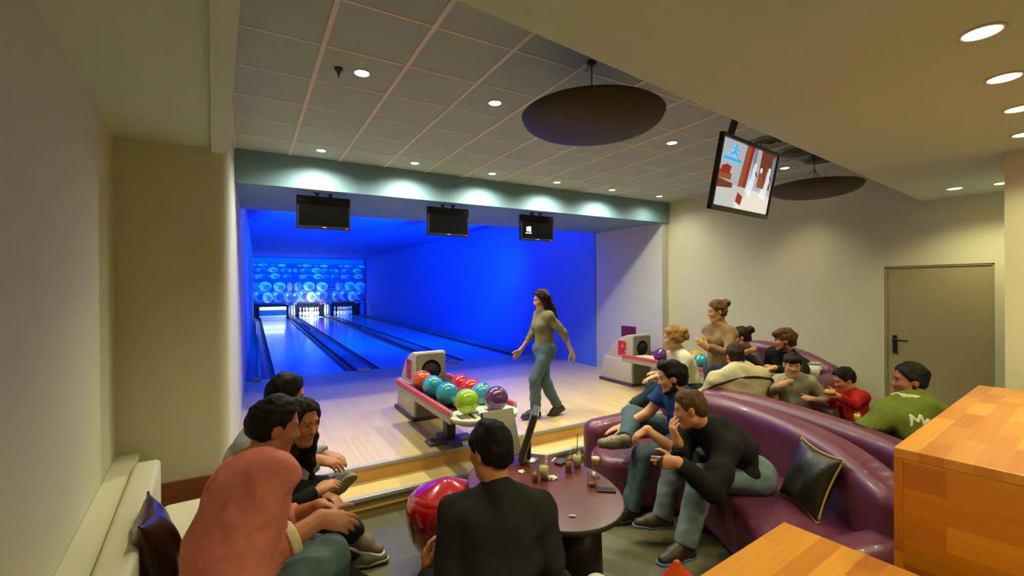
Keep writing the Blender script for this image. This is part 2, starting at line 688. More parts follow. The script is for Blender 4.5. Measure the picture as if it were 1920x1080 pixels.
# ---------------------------------------------------------------- door
bm = B(); add_box(bm, (XR + 0.022, DY0, 0), (XR + 0.07, DY1, DZ))
door = struct('door_1', bm, M_DOOR, 'grey door in the right wall')
bm = B()
for lo, hi in (((XR + 0.008, DY0 - 0.0, 0), (XR + 0.03, DY0 + 0.02, DZ)), ((XR + 0.008, DY1 - 0.02, 0), (XR + 0.03, DY1, DZ)), ((XR + 0.008, DY0, DZ - 0.02), (XR + 0.03, DY1, DZ))):
    add_box(bm, lo, hi, 0.004)
obj('door_frame', bm, M_DOOR, door)
bm = B()
hy = 2.20
add_box(bm, (XR + 0.010, hy - 0.02, 1.14), (XR + 0.025, hy + 0.02, 1.34), 0.004)
add_tube(bm, [(XR + 0.02, hy, 1.29), (XR - 0.03, hy, 1.29), (XR - 0.035, hy - 0.02, 1.29), (XR - 0.035, hy - 0.13, 1.29)], 0.010)
obj('door_handle', bm, M_BLACK, door)

# ---------------------------------------------------------------- lanes
LANE_X = [0.42, 2.26, 4.10]
LW, GW = 1.17, 0.21
names = ['left', 'middle', 'right']
for i, x0 in enumerate(LANE_X):
    bm = B()
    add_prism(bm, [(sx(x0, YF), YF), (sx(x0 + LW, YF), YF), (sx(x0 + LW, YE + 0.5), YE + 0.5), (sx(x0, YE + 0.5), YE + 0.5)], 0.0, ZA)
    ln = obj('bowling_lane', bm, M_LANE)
    tag(ln, ['glossy blue-lit bowling lane beside the left wall, its sweep bar down',
             'glossy blue-lit bowling lane in the middle, ending at the brightly lit pins',
             'glossy blue-lit bowling lane beside the right blue wall'][i], 'bowling lane', 'bowling lanes')
    for s in (0, 1):
        gx = x0 - GW if s == 0 else x0 + LW
        bm = B()
        prof = [(0, 0), (0, -0.03)] + [(GW / 2 - GW / 2 * math.cos(PI * k / 8), -0.03 - 0.06 * math.sin(PI * k / 8)) for k in range(1, 8)] + [(GW, -0.03), (GW, 0)]
        a = [bm.verts.new((sx(gx + p[0], YF), YF, ZA + p[1])) for p in prof]
        b = [bm.verts.new((sx(gx + p[0], YE + 0.5), YE + 0.5, ZA + p[1])) for p in prof]
        for k in range(len(prof) - 1):
            bm.faces.new((a[k], b[k], b[k + 1], a[k + 1]))
        # closed end below the approach
        e = [bm.verts.new((sx(gx, YF), YF, ZA - 0.001)), bm.verts.new((sx(gx + GW, YF), YF, ZA - 0.001))]
        obj('gutter', bm, M_GUT, ln)
CAPS = [(lwall(YF) + 0.0, 0.21, 'narrow ball return cap between the left wall and the left lane'),
        (0.42 + LW + GW, 2.26 - GW, 'ball return cap between the left and middle lanes'),
        (2.26 + LW + GW, 4.10 - GW, 'ball return cap between the middle and right lanes'),
        (4.10 + LW + GW, 5.93, 'strip between the right lane and the blue wall')]
for i, (xa, xb, lb) in enumerate(CAPS):
    bm = B()
    hgt = 0.035 if i in (1, 2) else 0.012
    add_prism(bm, [(sx(xa, YF), YF), (sx(xb, YF), YF), (sx(xb, YE + 0.5), YE + 0.5), (sx(xa, YE + 0.5), YE + 0.5)], 0.0, ZA + hgt)
    c = obj('lane_divider', bm, M_CAP)
    tag(c, lb, 'lane divider', 'lane dividers')
    if i in (1, 2):
        bm = B()
        add_box(bm, (sx(xa, YF) + 0.01, YF - 0.22, ZA), (sx(xb, YF) - 0.01, YF + 0.0, ZA + 0.045), 0.02)
        obj('end_cap', bm, M_CAPEND, c)
    if i == 0:
        bm = B()
        add_box(bm, (0.06, YF - 0.18, ZA), (0.18, YF + 0.0, ZA + 0.045), 0.02)
        obj('end_cap', bm, M_CAPEND, c)
    bm = B()
    if i == 0:
        add_tube(bm, [(sx(0.16, YF), YF, ZA + 0.05), (sx(0.16, YE), YE, ZA + 0.05)], 0.022)
        obj('rail', bm, M_CHROME, c)
    elif i < 3:
        add_tube(bm, [(sx((xa + xb) / 2, YF + 9), YF + 9, ZA + 0.06), (sx((xa + xb) / 2, YE), YE, ZA + 0.06)], 0.022)
        obj('rail', bm, M_CHROME, c)

# ---------------------------------------------------------------- pinsetters behind the lanes
M_MBG = mat('mask_blue', (22, 44, 118), 0.6)
M_MDK = mat('mask_dark', (8, 12, 40), 0.6)
M_MLT = mat('mask_light', (190, 214, 235), 0.6)
M_MMD = mat('mask_mid', (84, 120, 190), 0.6)
M_MPK = mat('mask_pink', (214, 150, 190), 0.6)
MASK_Z0, MASK_Z1 = 1.10, 3.30
mask_edges = [0.06, 2.0, 3.92, 5.93]


def disc_pts(cx, cz, rx, rz, y, n=20, a0=0):
    return [(cx + rx * math.cos(2 * PI * k / n + a0), y, cz + rz * math.sin(2 * PI * k / n + a0)) for k in range(n)]


for i in range(3):
    xa, xb = sx(mask_edges[i], YE), sx(mask_edges[i + 1], YE)
    bm = B()
    add_box(bm, (xa, YE, MASK_Z0), (xb - 0.015, YE + 0.06, MASK_Z1), 0, 0)
    w = xb - xa - 0.015
    y = YE
    rr = random.Random(20 + i)
    lay = 0

    def spot(cx, cz, rx, rz, mi):
        global lay
        lay += 1
        cx = min(max(cx, xa + rx + 0.01), xb - 0.025 - rx)
        cz = min(max(cz, MASK_Z0 + rz + 0.01), MASK_Z1 - rz - 0.01)
        add_poly(bm, disc_pts(cx, cz, rx, rz, y - 0.0006 * lay - 0.001), mi)
    # printed picture: rows of balls and pins
    for (z0, z1) in ((1.16, 1.5), (1.9, 2.02), (2.42, 2.46), (2.74, 2.78), (3.06, 3.10)):
        lay += 1
        add_poly(bm, [(xa + 0.01, y - 0.0006 * lay, z0), (xb - 0.03, y - 0.0006 * lay, z0), (xb - 0.03, y - 0.0006 * lay, z1), (xa + 0.01, y - 0.0006 * lay, z1)], 1)
    for q, (fx, cz, rx, rz, mi) in enumerate([(0.14, 1.52, .30, .34, 3), (0.62, 1.5, .34, .34, 3), (0.9, 1.45, .22, .30, 3), (0.36, 1.42, .24, .30, 2),
                                            (0.30, 2.02, .30, .26, 2), (0.66, 2.0, .30, .26, 2), (0.97, 2.0, .14, .24, 4), (0.05, 2.05, .14, .2, 3),
                                            (0.25, 2.56, .34, .13, 3), (0.55, 2.58, .24, .15, 2), (0.86, 2.56, .22, .12, 3), (0.1, 2.55, .12, .12, 4),
                                            (0.2, 2.9, .3, .13, 3), (0.5, 2.92, .24, .14, 2), (0.8, 2.9, .26, .12, 3), (0.93, 2.9, .1, .1, 4),
                                            (0.25, 3.18, .24, .07, 2), (0.5, 3.18, .16, .06, 3), (0.72, 3.18, .2, .07, 2), (0.05, 3.18, .09, .06, 4)]):
        fx2 = (fx + 0.13 * i) % 1.0
        spot(xa + fx2 * w, cz, rx, rz, mi)
        if rx > 0.2:
            spot(xa + fx2 * w + rx * 0.30, cz - rz * 0.25, rx * 0.55, rz * 0.60, 3 if mi == 2 else 0)
            spot(xa + fx2 * w - rx * 0.35, cz + rz * 0.30, rx * 0.30, rz * 0.22, 2 if mi == 3 else 4)
    o = obj('masking_panel', bm, [M_MBG, M_MDK, M_MLT, M_MMD, M_MPK])
    tag(o, ['blue panel printed with bowling balls above the left lane', 'blue panel printed with bowling balls above the middle lane',
            'blue panel printed with bowling balls above the right lane'][i], 'masking panel', 'printed panels above the pins')

M_TUBE = mat('pin_lamp_tube', (255, 255, 245), 0.4, emit=(235, 255, 235), estr=5.0)
M_PITDK = mat('pit_dark', (10, 10, 12), 0.8)
for i, x0 in enumerate(LANE_X):
    r = root('pinsetter', ['pinsetter of the left lane with white sweep bar lowered', 'pinsetter opening of the middle lane around brightly lit pins',
                           'dark pinsetter opening of the right lane'][i], 'pinsetter', (sx(x0 + LW / 2, YE), YE, ZA), 0, 'pinsetters')
    h = MASK_Z0 - ZA
    bm = B(); add_box(bm, (-0.86, 1.1 - 0.55, -0.05), (0.86, 1.14 - 0.55, h)); obj('pit_curtain', bm, M_PITDK, r)
    bm = B(); add_box(bm, (-0.86, 0.06, h - 0.10), (0.86, 0.56, h)); obj('deck_hood', bm, M_PITDK, r)
    for s in (-1, 1):
        bm = B(); add_box(bm, (s * 0.86 - 0.02, -0.25, -0.1), (s * 0.86 + 0.02, 0.56, h)); obj('kickback', bm, M_PITDK, r)
    if i == 0:
        bm = B(); add_box(bm, (-0.66, -0.04, 0.42), (0.66, 0.02, 0.60), 0.01); sb = obj('sweep_bar', bm, M_WHITEP, r)
        bm = B(); add_tube(bm, [(-0.6, -0.06, 0.53), (0.6, -0.06, 0.53)], 0.035); obj('lamp_tube', bm, M_TUBE, r)
        bm = B(); add_box(bm, (-0.66, -0.04, 0.015), (0.66, -0.02, 0.12), 0.006); obj('lower_sweep', bm, M_CAPEND, r)
        bm = B(); add_box(bm, (-0.66, -0.02, 0.12), (0.66, 0.0, 0.42)); obj('sweep_board', bm, M_BLACK, r)
    if i < 2:
        bm = B(); add_lathe(bm, [(0.0, -0.05), (0.15, -0.05), (0.17, 0.25), (0.15, h - 0.12), (0.0, h - 0.12)], 20, (0.92, -0.08, 0)); obj('divider_post', bm, M_CAPEND, r)
    bm = B(); add_box(bm, (0.62, -0.03, h - 0.10), (1.18, -0.01, h - 0.01), 0.005)
    obj('number_plate', bm, M_MMD, r)
bm = B(); add_sphere(bm, (sx(3.42, YE), YE - 0.12, MASK_Z0 - 0.06), 0.085, 20)
bm2 = B(); add_tube(bm2, [(sx(3.42, YE), YE - 0.12, MASK_Z0 - 0.06), (sx(3.42, YE), YE + 0.02, MASK_Z0 - 0.06)], 0.02)
o = obj('signal_lamp', bm, mat('signal_red', (255, 20, 60), 0.4, emit=(255, 10, 60), estr=1.2)); tag(o, 'round red signal lamp right of the lit pins', 'lamp')
obj('lamp_bracket', bm2, M_BLACK, o)


def pin_mesh():
    bm = B()
    prof = [(0.0, 0), (0.026, 0), (0.029, 0.02), (0.045, 0.06), (0.060, 0.114), (0.052, 0.17), (0.035, 0.21), (0.0235, 0.254), (0.0235, 0.264), (0.0245, 0.275), (0.0245, 0.287), (0.030, 0.32), (0.0323, 0.343), (0.028, 0.366), (0.016, 0.379), (0.0, 0.382)]
    mis = [0] * (len(prof) - 1)
    mis[6] = 1
    mis[9] = 1
    add_lathe(bm, prof, 18, mis=mis)
    me = bpy.data.meshes.new('bowling_pin')
    bmesh.ops.recalc_face_normals(bm, faces=bm.faces)
    bm.to_mesh(me); bm.free()
    me.materials.append(M_PIN); me.materials.append(M_PINR)
    return me


PM = pin_mesh()
for i in (1, 2):
    for row in range(4):
        for k in range(row + 1):
            p = bpy.data.objects.new('bowling_pin', PM)
            COL.objects.link(p)
            x = sx(LANE_X[i] + LW / 2 + (k - row / 2) * 0.305, YE)
            p.location = (x, YE - 0.55 + row * 0.264, ZA)
            p.scale = (1.35, 1.35, 1.35)
            tag(p, ['', 'white bowling pin in the brightly lit triangle at the end of the middle lane', 'white bowling pin in the dark triangle at the end of the right lane'][i],
                'bowling pin', ['', 'pins of the middle lane', 'pins of the right lane'][i])
# ================================================================ ball returns
M_HOOD = mat('hood_shell', (186, 176, 154), 0.42)
M_HOODF = mat('hood_front', (122, 116, 100), 0.45)
M_RACKR = mat('rack_red_rail', (190, 70, 66), 0.4)
M_RAIL = mat('rack_rail_grey', (158, 148, 130), 0.4)
M_FOOT = mat('foot_grey', (92, 86, 84), 0.45)
M_HOLE = mat('hole_shade', (5, 5, 5), 0.9)  # shade of the ball exit recess, put in as black colour
M_BUMP = mat('dark_bumper', (64, 58, 72), 0.5)


def make_ball_return(loc, label):
    r = root('ball_return', label, 'ball return', loc, 0, 'ball returns')
    # hood, local frame: front face at y=0 facing -y, x from 0 to .37
    W = 0.39
    side = [(0.0, 0.02), (0.70, 0.02), (0.72, 0.10), (0.58, 0.44), (0.50, 0.44), (0.40, 0.66), (0.28, 0.76), (0.14, 0.81), (0.02, 0.82), (0.0, 0.80)]

    def shell(x0, x1, prof, inset=0.0):
        bm = B()
        a = [bm.verts.new((x0, p[0], p[1])) for p in prof]
        b = [bm.verts.new((x1, p[0], p[1])) for p in prof]
        bm.faces.new(a); bm.faces.new(b)
        n = len(prof)
        for i in range(n):
            bm.faces.new((a[i], a[(i + 1) % n], b[(i + 1) % n], b[i]))
        bmesh.ops.bevel(bm, geom=list(bm.edges), offset=0.018, segments=3, profile=0.5, affect='EDGES')
        return bm
    lower = [(-0.01, 0.02), (0.72, 0.02), (0.66, 0.42), (0.0, 0.42)]
    upper = [(0.0, 0.40), (0.60, 0.40), (0.52, 0.56), (0.40, 0.68), (0.26, 0.77), (0.12, 0.815), (0.02, 0.82), (0.0, 0.80)]
    obj('lower_hood', shell(-0.02, W + 0.02, lower), M_HOOD, r, True)
    up = obj('upper_hood', shell(0.0, W, upper), M_HOOD, r, True)
    # front face plate with the ball hole
    bm = B()
    n = 40
    cx, cz, rr = W / 2, 0.60, 0.125
    outer = []
    inner = []
    for k in range(n):
        a = 2 * PI * k / n
        c, s = math.cos(a), math.sin(a)
        t = 1e9
        if abs(c) > 1e-6:
            t = min(t, (W / 2 - 0.012) / abs(c))
        zt, zb = 0.80 - cz, cz - 0.03
        if s > 1e-6:
            t = min(t, zt / s)
        if s < -1e-6:
            t = min(t, zb / -s)
        outer.append((cx + t * c, cz + t * s))
        inner.append((cx + rr * c, cz + rr * s))
    vo = [bm.verts.new((p[0], -0.022, p[1])) for p in outer]
    vi = [bm.verts.new((p[0], -0.022, p[1])) for p in inner]
    vo2 = [bm.verts.new((p[0], 0.0, p[1])) for p in outer]
    vi2 = [bm.verts.new((p[0], 0.004, p[1])) for p in inner]
    for k in range(n):
        k2 = (k + 1) % n
        bm.faces.new((vo[k], vo[k2], vi[k2], vi[k]))
        bm.faces.new((vo[k], vo2[k], vo2[k2], vo[k2]))
        bm.faces.new((vi[k], vi[k2], vi2[k2], vi2[k]))
    obj('front_plate', bm, M_HOODF, r)
    bm = B()
    add_lathe(bm, [(0.0, 0.0), (0.124, 0.0), (0.124, 0.012), (0.0, 0.012)], 32, (0, 0, 0), mtx=Matrix.Translation((cx, -0.004, cz)) @ Matrix.Rotation(PI / 2, 4, 'X'))
    obj('ball_exit', bm, M_HOLE, r)
    bm = B(); add_box(bm, (-0.045, -0.03, 0.0), (W + 0.045, 0.76, 0.05), 0.015); obj('bumper', bm, M_BUMP, r)
    # red emblem on the left side of the hood
    bm = B()
    x = -0.0035
    def rect(y0, z0, y1, z1, mi, t=0.0):
        add_box(bm, (x - 0.004 - t, min(y0, y1), z0), (x + 0.004, max(y0, y1), z1), 0.003, mi)
    rect(0.15, 0.47, 0.32, 0.53, 0)
    rect(0.25, 0.47, 0.32, 0.71, 0)
    rect(0.16, 0.65, 0.30, 0.71, 0)
    rect(0.14, 0.57, 0.20, 0.70, 0)
    rect(0.16, 0.56, 0.30, 0.61, 0)
    rect(0.18, 0.48, 0.24, 0.58, 0)
    e = obj('emblem', bm, M_REDP, r)
    # rack: two ball tracks, rails, end tray, pedestal
    bm = B()
    L = 1.72
    zr = 0.48
    for xa in (-0.16, 0.11):
        for q in (-0.055, 0.055):
            add_tube(bm, [(xa + 0.0 + 0.08 + q, 0.0, zr), (xa + 0.08 + q, -L, zr - 0.02)], 0.012)
    obj('track', bm, M_DGREY, r)
    bm = B(); add_box(bm, (-0.23, -L + 0.1, zr - 0.05), (0.40, -0.02, zr - 0.022), 0.01); obj('rack_bed', bm, M_DGREY, r)
    for s, xx in ((0, -0.245), (1, 0.385)):
        bm = B(); add_box(bm, (xx, -L + 0.04, zr - 0.055), (xx + 0.03, 0.0, zr + 0.055), 0.012)
        rl = obj('side_rail', bm, M_RAIL, r)
        bm = B(); add_box(bm, (xx - 0.005, -L + 0.06, zr + 0.012), (xx + 0.035, -0.02, zr + 0.060), 0.006); obj('red_stripe', bm, M_RACKR, rl)
    bm = B(); add_box(bm, (-0.05, -L + 0.12, zr + 0.0), (0.23, -0.06, zr + 0.02), 0.008)
    # end tray: two shallow white dishes
    for s, xx in ((0, -0.06), (1, 0.21)):
        bm2 = B()
        add_lathe(bm2, [(0.0, -0.045), (0.12, -0.045), (0.17, -0.02), (0.185, 0.02), (0.175, 0.03), (0.15, 0.0), (0.0, -0.012)], 32, (xx, -L + 0.03, zr - 0.01))
        obj('ball_tray', bm2, M_WHITEP, r)
    obj('divider_rail', bm, M_WHITEP, r)
    bm = B(); add_box(bm, (0.03, -0.92, 0.03), (0.13, -0.80, zr - 0.04), 0.012); obj('pedestal', bm, M_DGREY, r)
    bm = B()
    add_box(bm, (-0.16, -0.94, 0.0), (0.32, -0.78, 0.035), 0.01)
    add_box(bm, (0.02, -1.08, 0.0), (0.14, -0.62, 0.034), 0.01)
    obj('pedestal_foot', bm, M_FOOT, r)
    return r


RET = make_ball_return((1.72, 5.27, ZA), 'grey ball return with a rack of balls in front of the middle of the lanes')
RET2 = copy_tree(RET, loc=(5.28, 5.27, ZA), label='grey ball return beside the right wall, behind the seated blonde woman')


def ball(loc, col, label, group, veins=None, rz=0.0, rx=0.0):
    m = mat('ball_%d_%d_%d' % col, col, 0.18, var=0.25, vscale=9, coat=0.6)
    bm = B()
    add_sphere(bm, (0, 0, 0), 0.109, 40)
    o = obj('bowling_ball', bm, m, None, True)
    o.location = loc
    o.rotation_euler = (rx, 0, rz)
    tag(o, label, 'bowling ball', group)
    for (a, b) in ((0.16, 0.10), (0.16, -0.10), (-0.16, 0.0)):
        d = V((a, b, 1)).normalized()
        bm = B()
        q = Matrix.Translation(d * 0.1085) @ d.to_track_quat('Z', 'Y').to_matrix().to_4x4()
        add_lathe(bm, [(0.0, -0.001), (0.013, -0.001), (0.013, 0.0012), (0.0, 0.0012)], 14, mtx=q)
        obj('finger_hole', bm, M_BLACK, o)
    return o


zb = ZA + 0.48 + 0.105
XL, XRR = 1.64, 1.91
GB = 'bowling balls on the front rack'
for (x, y, c, l, rz, rx) in [
        (XL, 4.78, (214, 84, 30), 'orange bowling ball by the dark exit hole of the front rack', 0.3, 0.5),
        (XL, 4.44, (40, 150, 178), 'teal bowling ball next to the orange ball', 0.9, 0.5),
        (XL, 4.06, (34, 140, 172), 'teal bowling ball between another teal ball and the lime green ball', 1.2, 0.4),
        (1.66, 3.66, (140, 178, 30), 'lime green bowling ball on the white end tray', 0.2, -0.6),
        (XRR, 4.36, (196, 30, 44), 'red bowling ball farther back in the right row of the front rack', 0.1, 0.7),
        (XRR, 4.11, (200, 36, 50), 'red bowling ball next to the pale teal ball in the right row', 2.0, 0.6),
        (XRR, 3.865, (66, 156, 186), 'pale teal bowling ball between the red and the purple ball', 0.5, 0.4),
        (1.93, 3.61, (92, 46, 104), 'purple bowling ball at the near end of the right row', 0.7, 0.3)]:
    ball((x, y, zb + (0.01 if y < 3.7 else 0)), c, l, GB, rz=rz, rx=rx)
G2 = 'bowling balls on the right rack'
for (x, y, c, l) in [(5.20, 3.95, (30, 150, 160), 'teal bowling ball seen between the blonde woman and the standing woman'),
                     (5.47, 4.22, (226, 160, 30), 'yellow bowling ball on the rack behind the blonde woman'),
                     (5.47, 4.55, (180, 30, 50), 'red bowling ball behind the yellow ball'),
                     (5.20, 4.62, (96, 44, 110), 'purple bowling ball left of the red ball on the right rack')]:
    ball((x, y, zb), c, l, G2)

# ================================================================ maroon sign
M_MAROON = mat('maroon_board', (112, 24, 56), 0.5, var=0.06, vscale=5)
bm = B(); add_box(bm, (5.975, 5.90, 0.70), (6.0, 6.25, 1.17), 0.006)
o = obj('wall_sign', bm, M_MAROON); tag(o, 'maroon board on the wall above the right ball return', 'sign')
bm = B(); add_box(bm, (5.970, 5.93, 0.74), (5.976, 6.22, 0.80), 0.002); obj('sign_band', bm, mat('maroon_dark', (74, 14, 38), 0.5), o)

# ================================================================ score monitors
for i, (cx, extra) in enumerate([(0.74, 'first'), (2.225, 'second'), (3.585, 'third')]):
    r = root('score_monitor', ['black score monitor under the soffit, leftmost, above the left lane', 'black score monitor under the soffit, middle one, dark screen',
                               'black score monitor under the soffit, rightmost, small white symbol on screen'][i], 'monitor', (cx, 5.42, 2.74), 0, 'score monitors')
    bm = B(); add_box(bm, (-0.28, 0.0, -0.18), (0.28, 0.055, 0.18), 0.008); obj('housing', bm, M_BLACK, r)
    bm = B(); add_box(bm, (-0.258, -0.003, -0.145), (0.258, 0.002, 0.16)); sc_ = obj('screen', bm, M_SCREEN, r)
    for s in (-1, 1):
        bm = B(); add_box(bm, (s * 0.07 - 0.015, 0.02, 0.17), (s * 0.07 + 0.015, 0.05, 0.222)); add_box(bm, (s * 0.07 - 0.03, 0.005, 0.212), (s * 0.07 + 0.03, 0.065, 0.221))
        obj('mount', bm, M_STEEL, r)
    bm = B(); add_box(bm, (0.225, -0.004, -0.172), (0.25, 0.0, -0.160)); obj('standby_light', bm, mat('led_red', (230, 20, 30), 0.4, emit=(255, 10, 30), estr=1.2), r)
    bm = B(); add_box(bm, (-0.02, -0.003, -0.168), (0.02, 0.0, -0.158)); obj('maker_badge', bm, M_GREY, r)
    if i == 2:
        bm = B()
        add_box(bm, (-0.19, -0.006, -0.055), (-0.15, -0.003, 0.005)); add_box(bm, (-0.145, -0.006, -0.06), (-0.115, -0.003, 0.01)); add_box(bm, (-0.165, -0.0062, -0.01), (-0.13, -0.003, 0.014))
        add_box(bm, (-0.205, -0.006, -0.085), (-0.105, -0.003, -0.075))
        obj('symbol', bm, mat('screen_white', (210, 235, 250), 0.5, emit=(205, 235, 250), estr=0.8), r)

# ================================================================ big television
TVC = CAM + RW * 1.44 + FW * 2.78
TVC.z = 2.55
wdir = (RW * 0.79 + FW * 0.613).normalized()
ndir = (RW * 0.613 - FW * 0.79).normalized()
tilt = math.radians(11)
updir = (UP * math.cos(tilt) + ndir * math.sin(tilt)).normalized()
nn = wdir.cross(updir).normalized()
TVM = Matrix((( wdir.x, nn.x, updir.x, 0), (wdir.y, nn.y, updir.y, 0), (wdir.z, nn.z, updir.z, 0), (0, 0, 0, 1)))
tv = root('television', 'television with a bright picture hanging from the ceiling beside the far dish', 'television', TVC)
if nn.dot(ndir) < 0:
    nn = -nn
FRONT = 1 if (wdir.cross(updir)).dot(ndir) > 0 else -1
TW, TH = 0.73, 0.43


def tvp(a, b, h):
    return wdir * a + updir * b + nn * h


def tv_box(bm, a0, a1, b0, b1, h0, h1, bev=0.0, mi=0):
    mtx = Matrix(((wdir.x, nn.x, updir.x, 0), (wdir.y, nn.y, updir.y, 0), (wdir.z, nn.z, updir.z, 0), (0, 0, 0, 1)))
    add_box(bm, (a0, h0, b0), (a1, h1, b1), bev, mi, mtx)


bm = B(); tv_box(bm, -TW / 2 + 0.06, TW / 2 - 0.06, -TH / 2 + 0.05, TH / 2 - 0.05, -0.05, -0.01, 0.01); obj('back_shell', bm, M_BLACK, tv)
bm = B()
fw = 0.024
tv_box(bm, -TW / 2, TW / 2, TH / 2 - fw, TH / 2, -0.018, 0.012, 0.006); tv_box(bm, -TW / 2, TW / 2, -TH / 2, -TH / 2 + fw * 1.3, -0.018, 0.012, 0.006)
tv_box(bm, -TW / 2, -TW / 2 + fw, -TH / 2, TH / 2, -0.018, 0.0115, 0.006); tv_box(bm, TW / 2 - fw, TW / 2, -TH / 2, TH / 2, -0.018, 0.0115, 0.006)
obj('bezel', bm, mat('bezel_brown', (34, 26, 16), 0.25), tv)
# the picture on the screen: one glowing sheet of coloured patches
SCOL = [(176, 188, 204), (60, 190, 245), (150, 84, 50), (226, 236, 246), (150, 44, 36), (110, 60, 40), (196, 208, 214), (124, 134, 150), (232, 236, 232), (30, 30, 40)]
SM = [mat('screen_%d' % i, c, 0.3, emit=c, estr=0.72, spec=0.2) for i, c in enumerate(SCOL)]
bm = B()
LV = [0]


def patch(pts, mi):
    LV[0] += 1
    add_poly(bm, [tvp((p[0] - 0.5) * (TW - 2 * fw), (p[1] - 0.5) * (TH - 2 * fw), 0.0005 + 0.0003 * LV[0]) for p in pts], mi)


def rc(x0, y0, x1, y1, mi):
    patch([(x0, y0), (x1, y0), (x1, y1), (x0, y1)], mi)


rc(0, 0, 1, 1, 0)
rc(0.0, 0.0, 1.0, 0.36, 6)
patch([(0.35, 0.0), (1, 0.0), (1, 0.3), (0.6, 0.36)], 8)
patch([(0.36, 0.36), (0.44, 0.36), (0.50, 1.0), (0.42, 1.0)], 2)
patch([(0.44, 0.36), (0.50, 0.36), (0.56, 1.0), (0.50, 1.0)], 4)
rc(0.56, 0.5, 0.62, 1.0, 7); rc(0.62, 0.5, 0.70, 1.0, 0)
patch([(0.70, 0.42), (0.96, 0.42), (0.98, 1.0), (0.70, 1.0)], 5)
patch([(0.70, 0.42), (0.80, 0.42), (0.78, 0.7), (0.71, 0.7)], 2)
rc(0.93, 0.5, 1.0, 0.95, 7)
patch([(0.0, 0.42), (0.22, 0.42), (0.22, 0.52), (0.0, 0.54)], 2)
patch([(0.02, 0.5), (0.18, 0.5), (0.2, 0.62), (0.12, 0.64), (0.04, 0.6)], 4)
patch([(0.0, 0.28), (0.26, 0.31), (0.26, 0.38), (0.0, 0.42)], 5)
rc(0.04, 0.70, 0.35, 0.75, 1)
# running figure
patch([(0.20, 0.955), (0.235, 0.955), (0.24, 0.905), (0.205, 0.90)], 1)
patch([(0.20, 0.90), (0.245, 0.90), (0.23, 0.82), (0.19, 0.83)], 1)
patch([(0.19, 0.84), (0.23, 0.84), (0.29, 0.77), (0.27, 0.755)], 1)
patch([(0.19, 0.85), (0.21, 0.81), (0.14, 0.775), (0.13, 0.795)], 1)
patch([(0.235, 0.90), (0.29, 0.87), (0.285, 0.85), (0.23, 0.87)], 1)
patch([(0.205, 0.89), (0.15, 0.865), (0.15, 0.885), (0.2, 0.91)], 1)
# two figures in white
for ox in (0.58, 0.86):
    patch([(ox - 0.06, 0.30), (ox - 0.02, 0.30), (ox + 0.03, 0.56), (ox - 0.01, 0.58)], 3)
    patch([(ox + 0.0, 0.28), (ox + 0.04, 0.28), (ox + 0.05, 0.56), (ox + 0.0, 0.58)], 3)
    patch([(ox - 0.02, 0.54), (ox + 0.06, 0.54), (ox + 0.05, 0.70), (ox - 0.01, 0.70)], 3)
    patch([(ox + 0.0, 0.70), (ox + 0.05, 0.70), (ox + 0.05, 0.77), (ox + 0.005, 0.77)], 3)
    patch([(ox + 0.05, 0.66), (ox + 0.09, 0.58), (ox + 0.08, 0.56), (ox + 0.04, 0.62)], 9)
rc(0.70, 0.66, 0.745, 0.73, 3)
patch([(0.34, 0.12), (0.44, 0.07), (0.46, 0.21), (0.36, 0.27)], 4)
patch([(0.34, 0.10), (0.44, 0.05), (0.44, 0.07), (0.34, 0.12)], 3)
obj('picture', bm, SM, tv)
ob = tv.children[-1]
bm = B()
pt = V((2.47, ey(2.47) + 0.09, 2.97)) - TVC
add_tube(bm, [tvp(-0.10, TH / 2 - 0.1, -0.09), tvp(-0.10, TH / 2 + 0.02, -0.10), pt], 0.022)
tv_box(bm, -0.22, 0.06, -0.08, 0.14, -0.085, -0.065)
add_box(bm, pt + V((-0.06, -0.09, -0.06)), pt + V((0.06, 0.02, 0.06)))
obj('ceiling_mount', bm, M_DGREY, tv)

# ================================================================ ceiling dishes
def make_dish(x, y, label):
    r = root('ceiling_dish', label, 'ceiling dish', (x, y, 2.945), 0, 'dark ceiling dishes')
    bm = B()
    R, dp = 0.43, 0.11
    prof = [(0.0, -dp)] + [(R * math.sin(t), -dp * math.cos(t) ** 1.0) for t in [PI / 2 * k / 14 for k in range(1, 15)]]
    prof += [(R + 0.008, 0.012), (R - 0.006, 0.022), (R * 0.7, 0.05), (R * 0.3, 0.075), (0.0, 0.08)]
    add_lathe(bm, prof, 64)
    obj('bowl', bm, M_WENDGE, r, True)
    bm = B(); add_tube(bm, [(0, 0, 0.07), (0, 0, ZC - 2.945 - 0.012)], 0.004); obj('cable', bm, M_STEEL, r)
    bm = B(); add_lathe(bm, [(0.0, 0.33), (0.03, 0.33), (0.03, 0.354), (0.0, 0.354)], 16); obj('ceiling_rose', bm, M_DGREY, r)
    bm = B()
    for k in range(3):
        a = 2 * PI * k / 3
        add_tube(bm, [(0, 0, 0.20), (0.12 * math.cos(a), 0.12 * math.sin(a), 0.068)], 0.003)
    obj('strap', bm, M_STEEL, r)
    return r


p1 = at(1110, 222, z=2.945)
make_dish(p1.x, p1.y, 'large dark bronze dish hanging left of the television')
p2 = at(1527, 352, z=2.945)
make_dish(p2.x, p2.y, 'dark bronze dish hanging behind the television near the right wall')

# ================================================================ recessed lights
M_LENS = mat('lamp_lens', (255, 250, 225), 0.4, emit=(255, 236, 190), estr=14.0)
M_RING = mat('lamp_ring', (205, 200, 188), 0.35, metal=0.3)
WARM = (0.97, 0.94, 0.52)
WARM2 = (1.0, 0.94, 0.56)
COOL = (0.98, 1.0, 0.76)


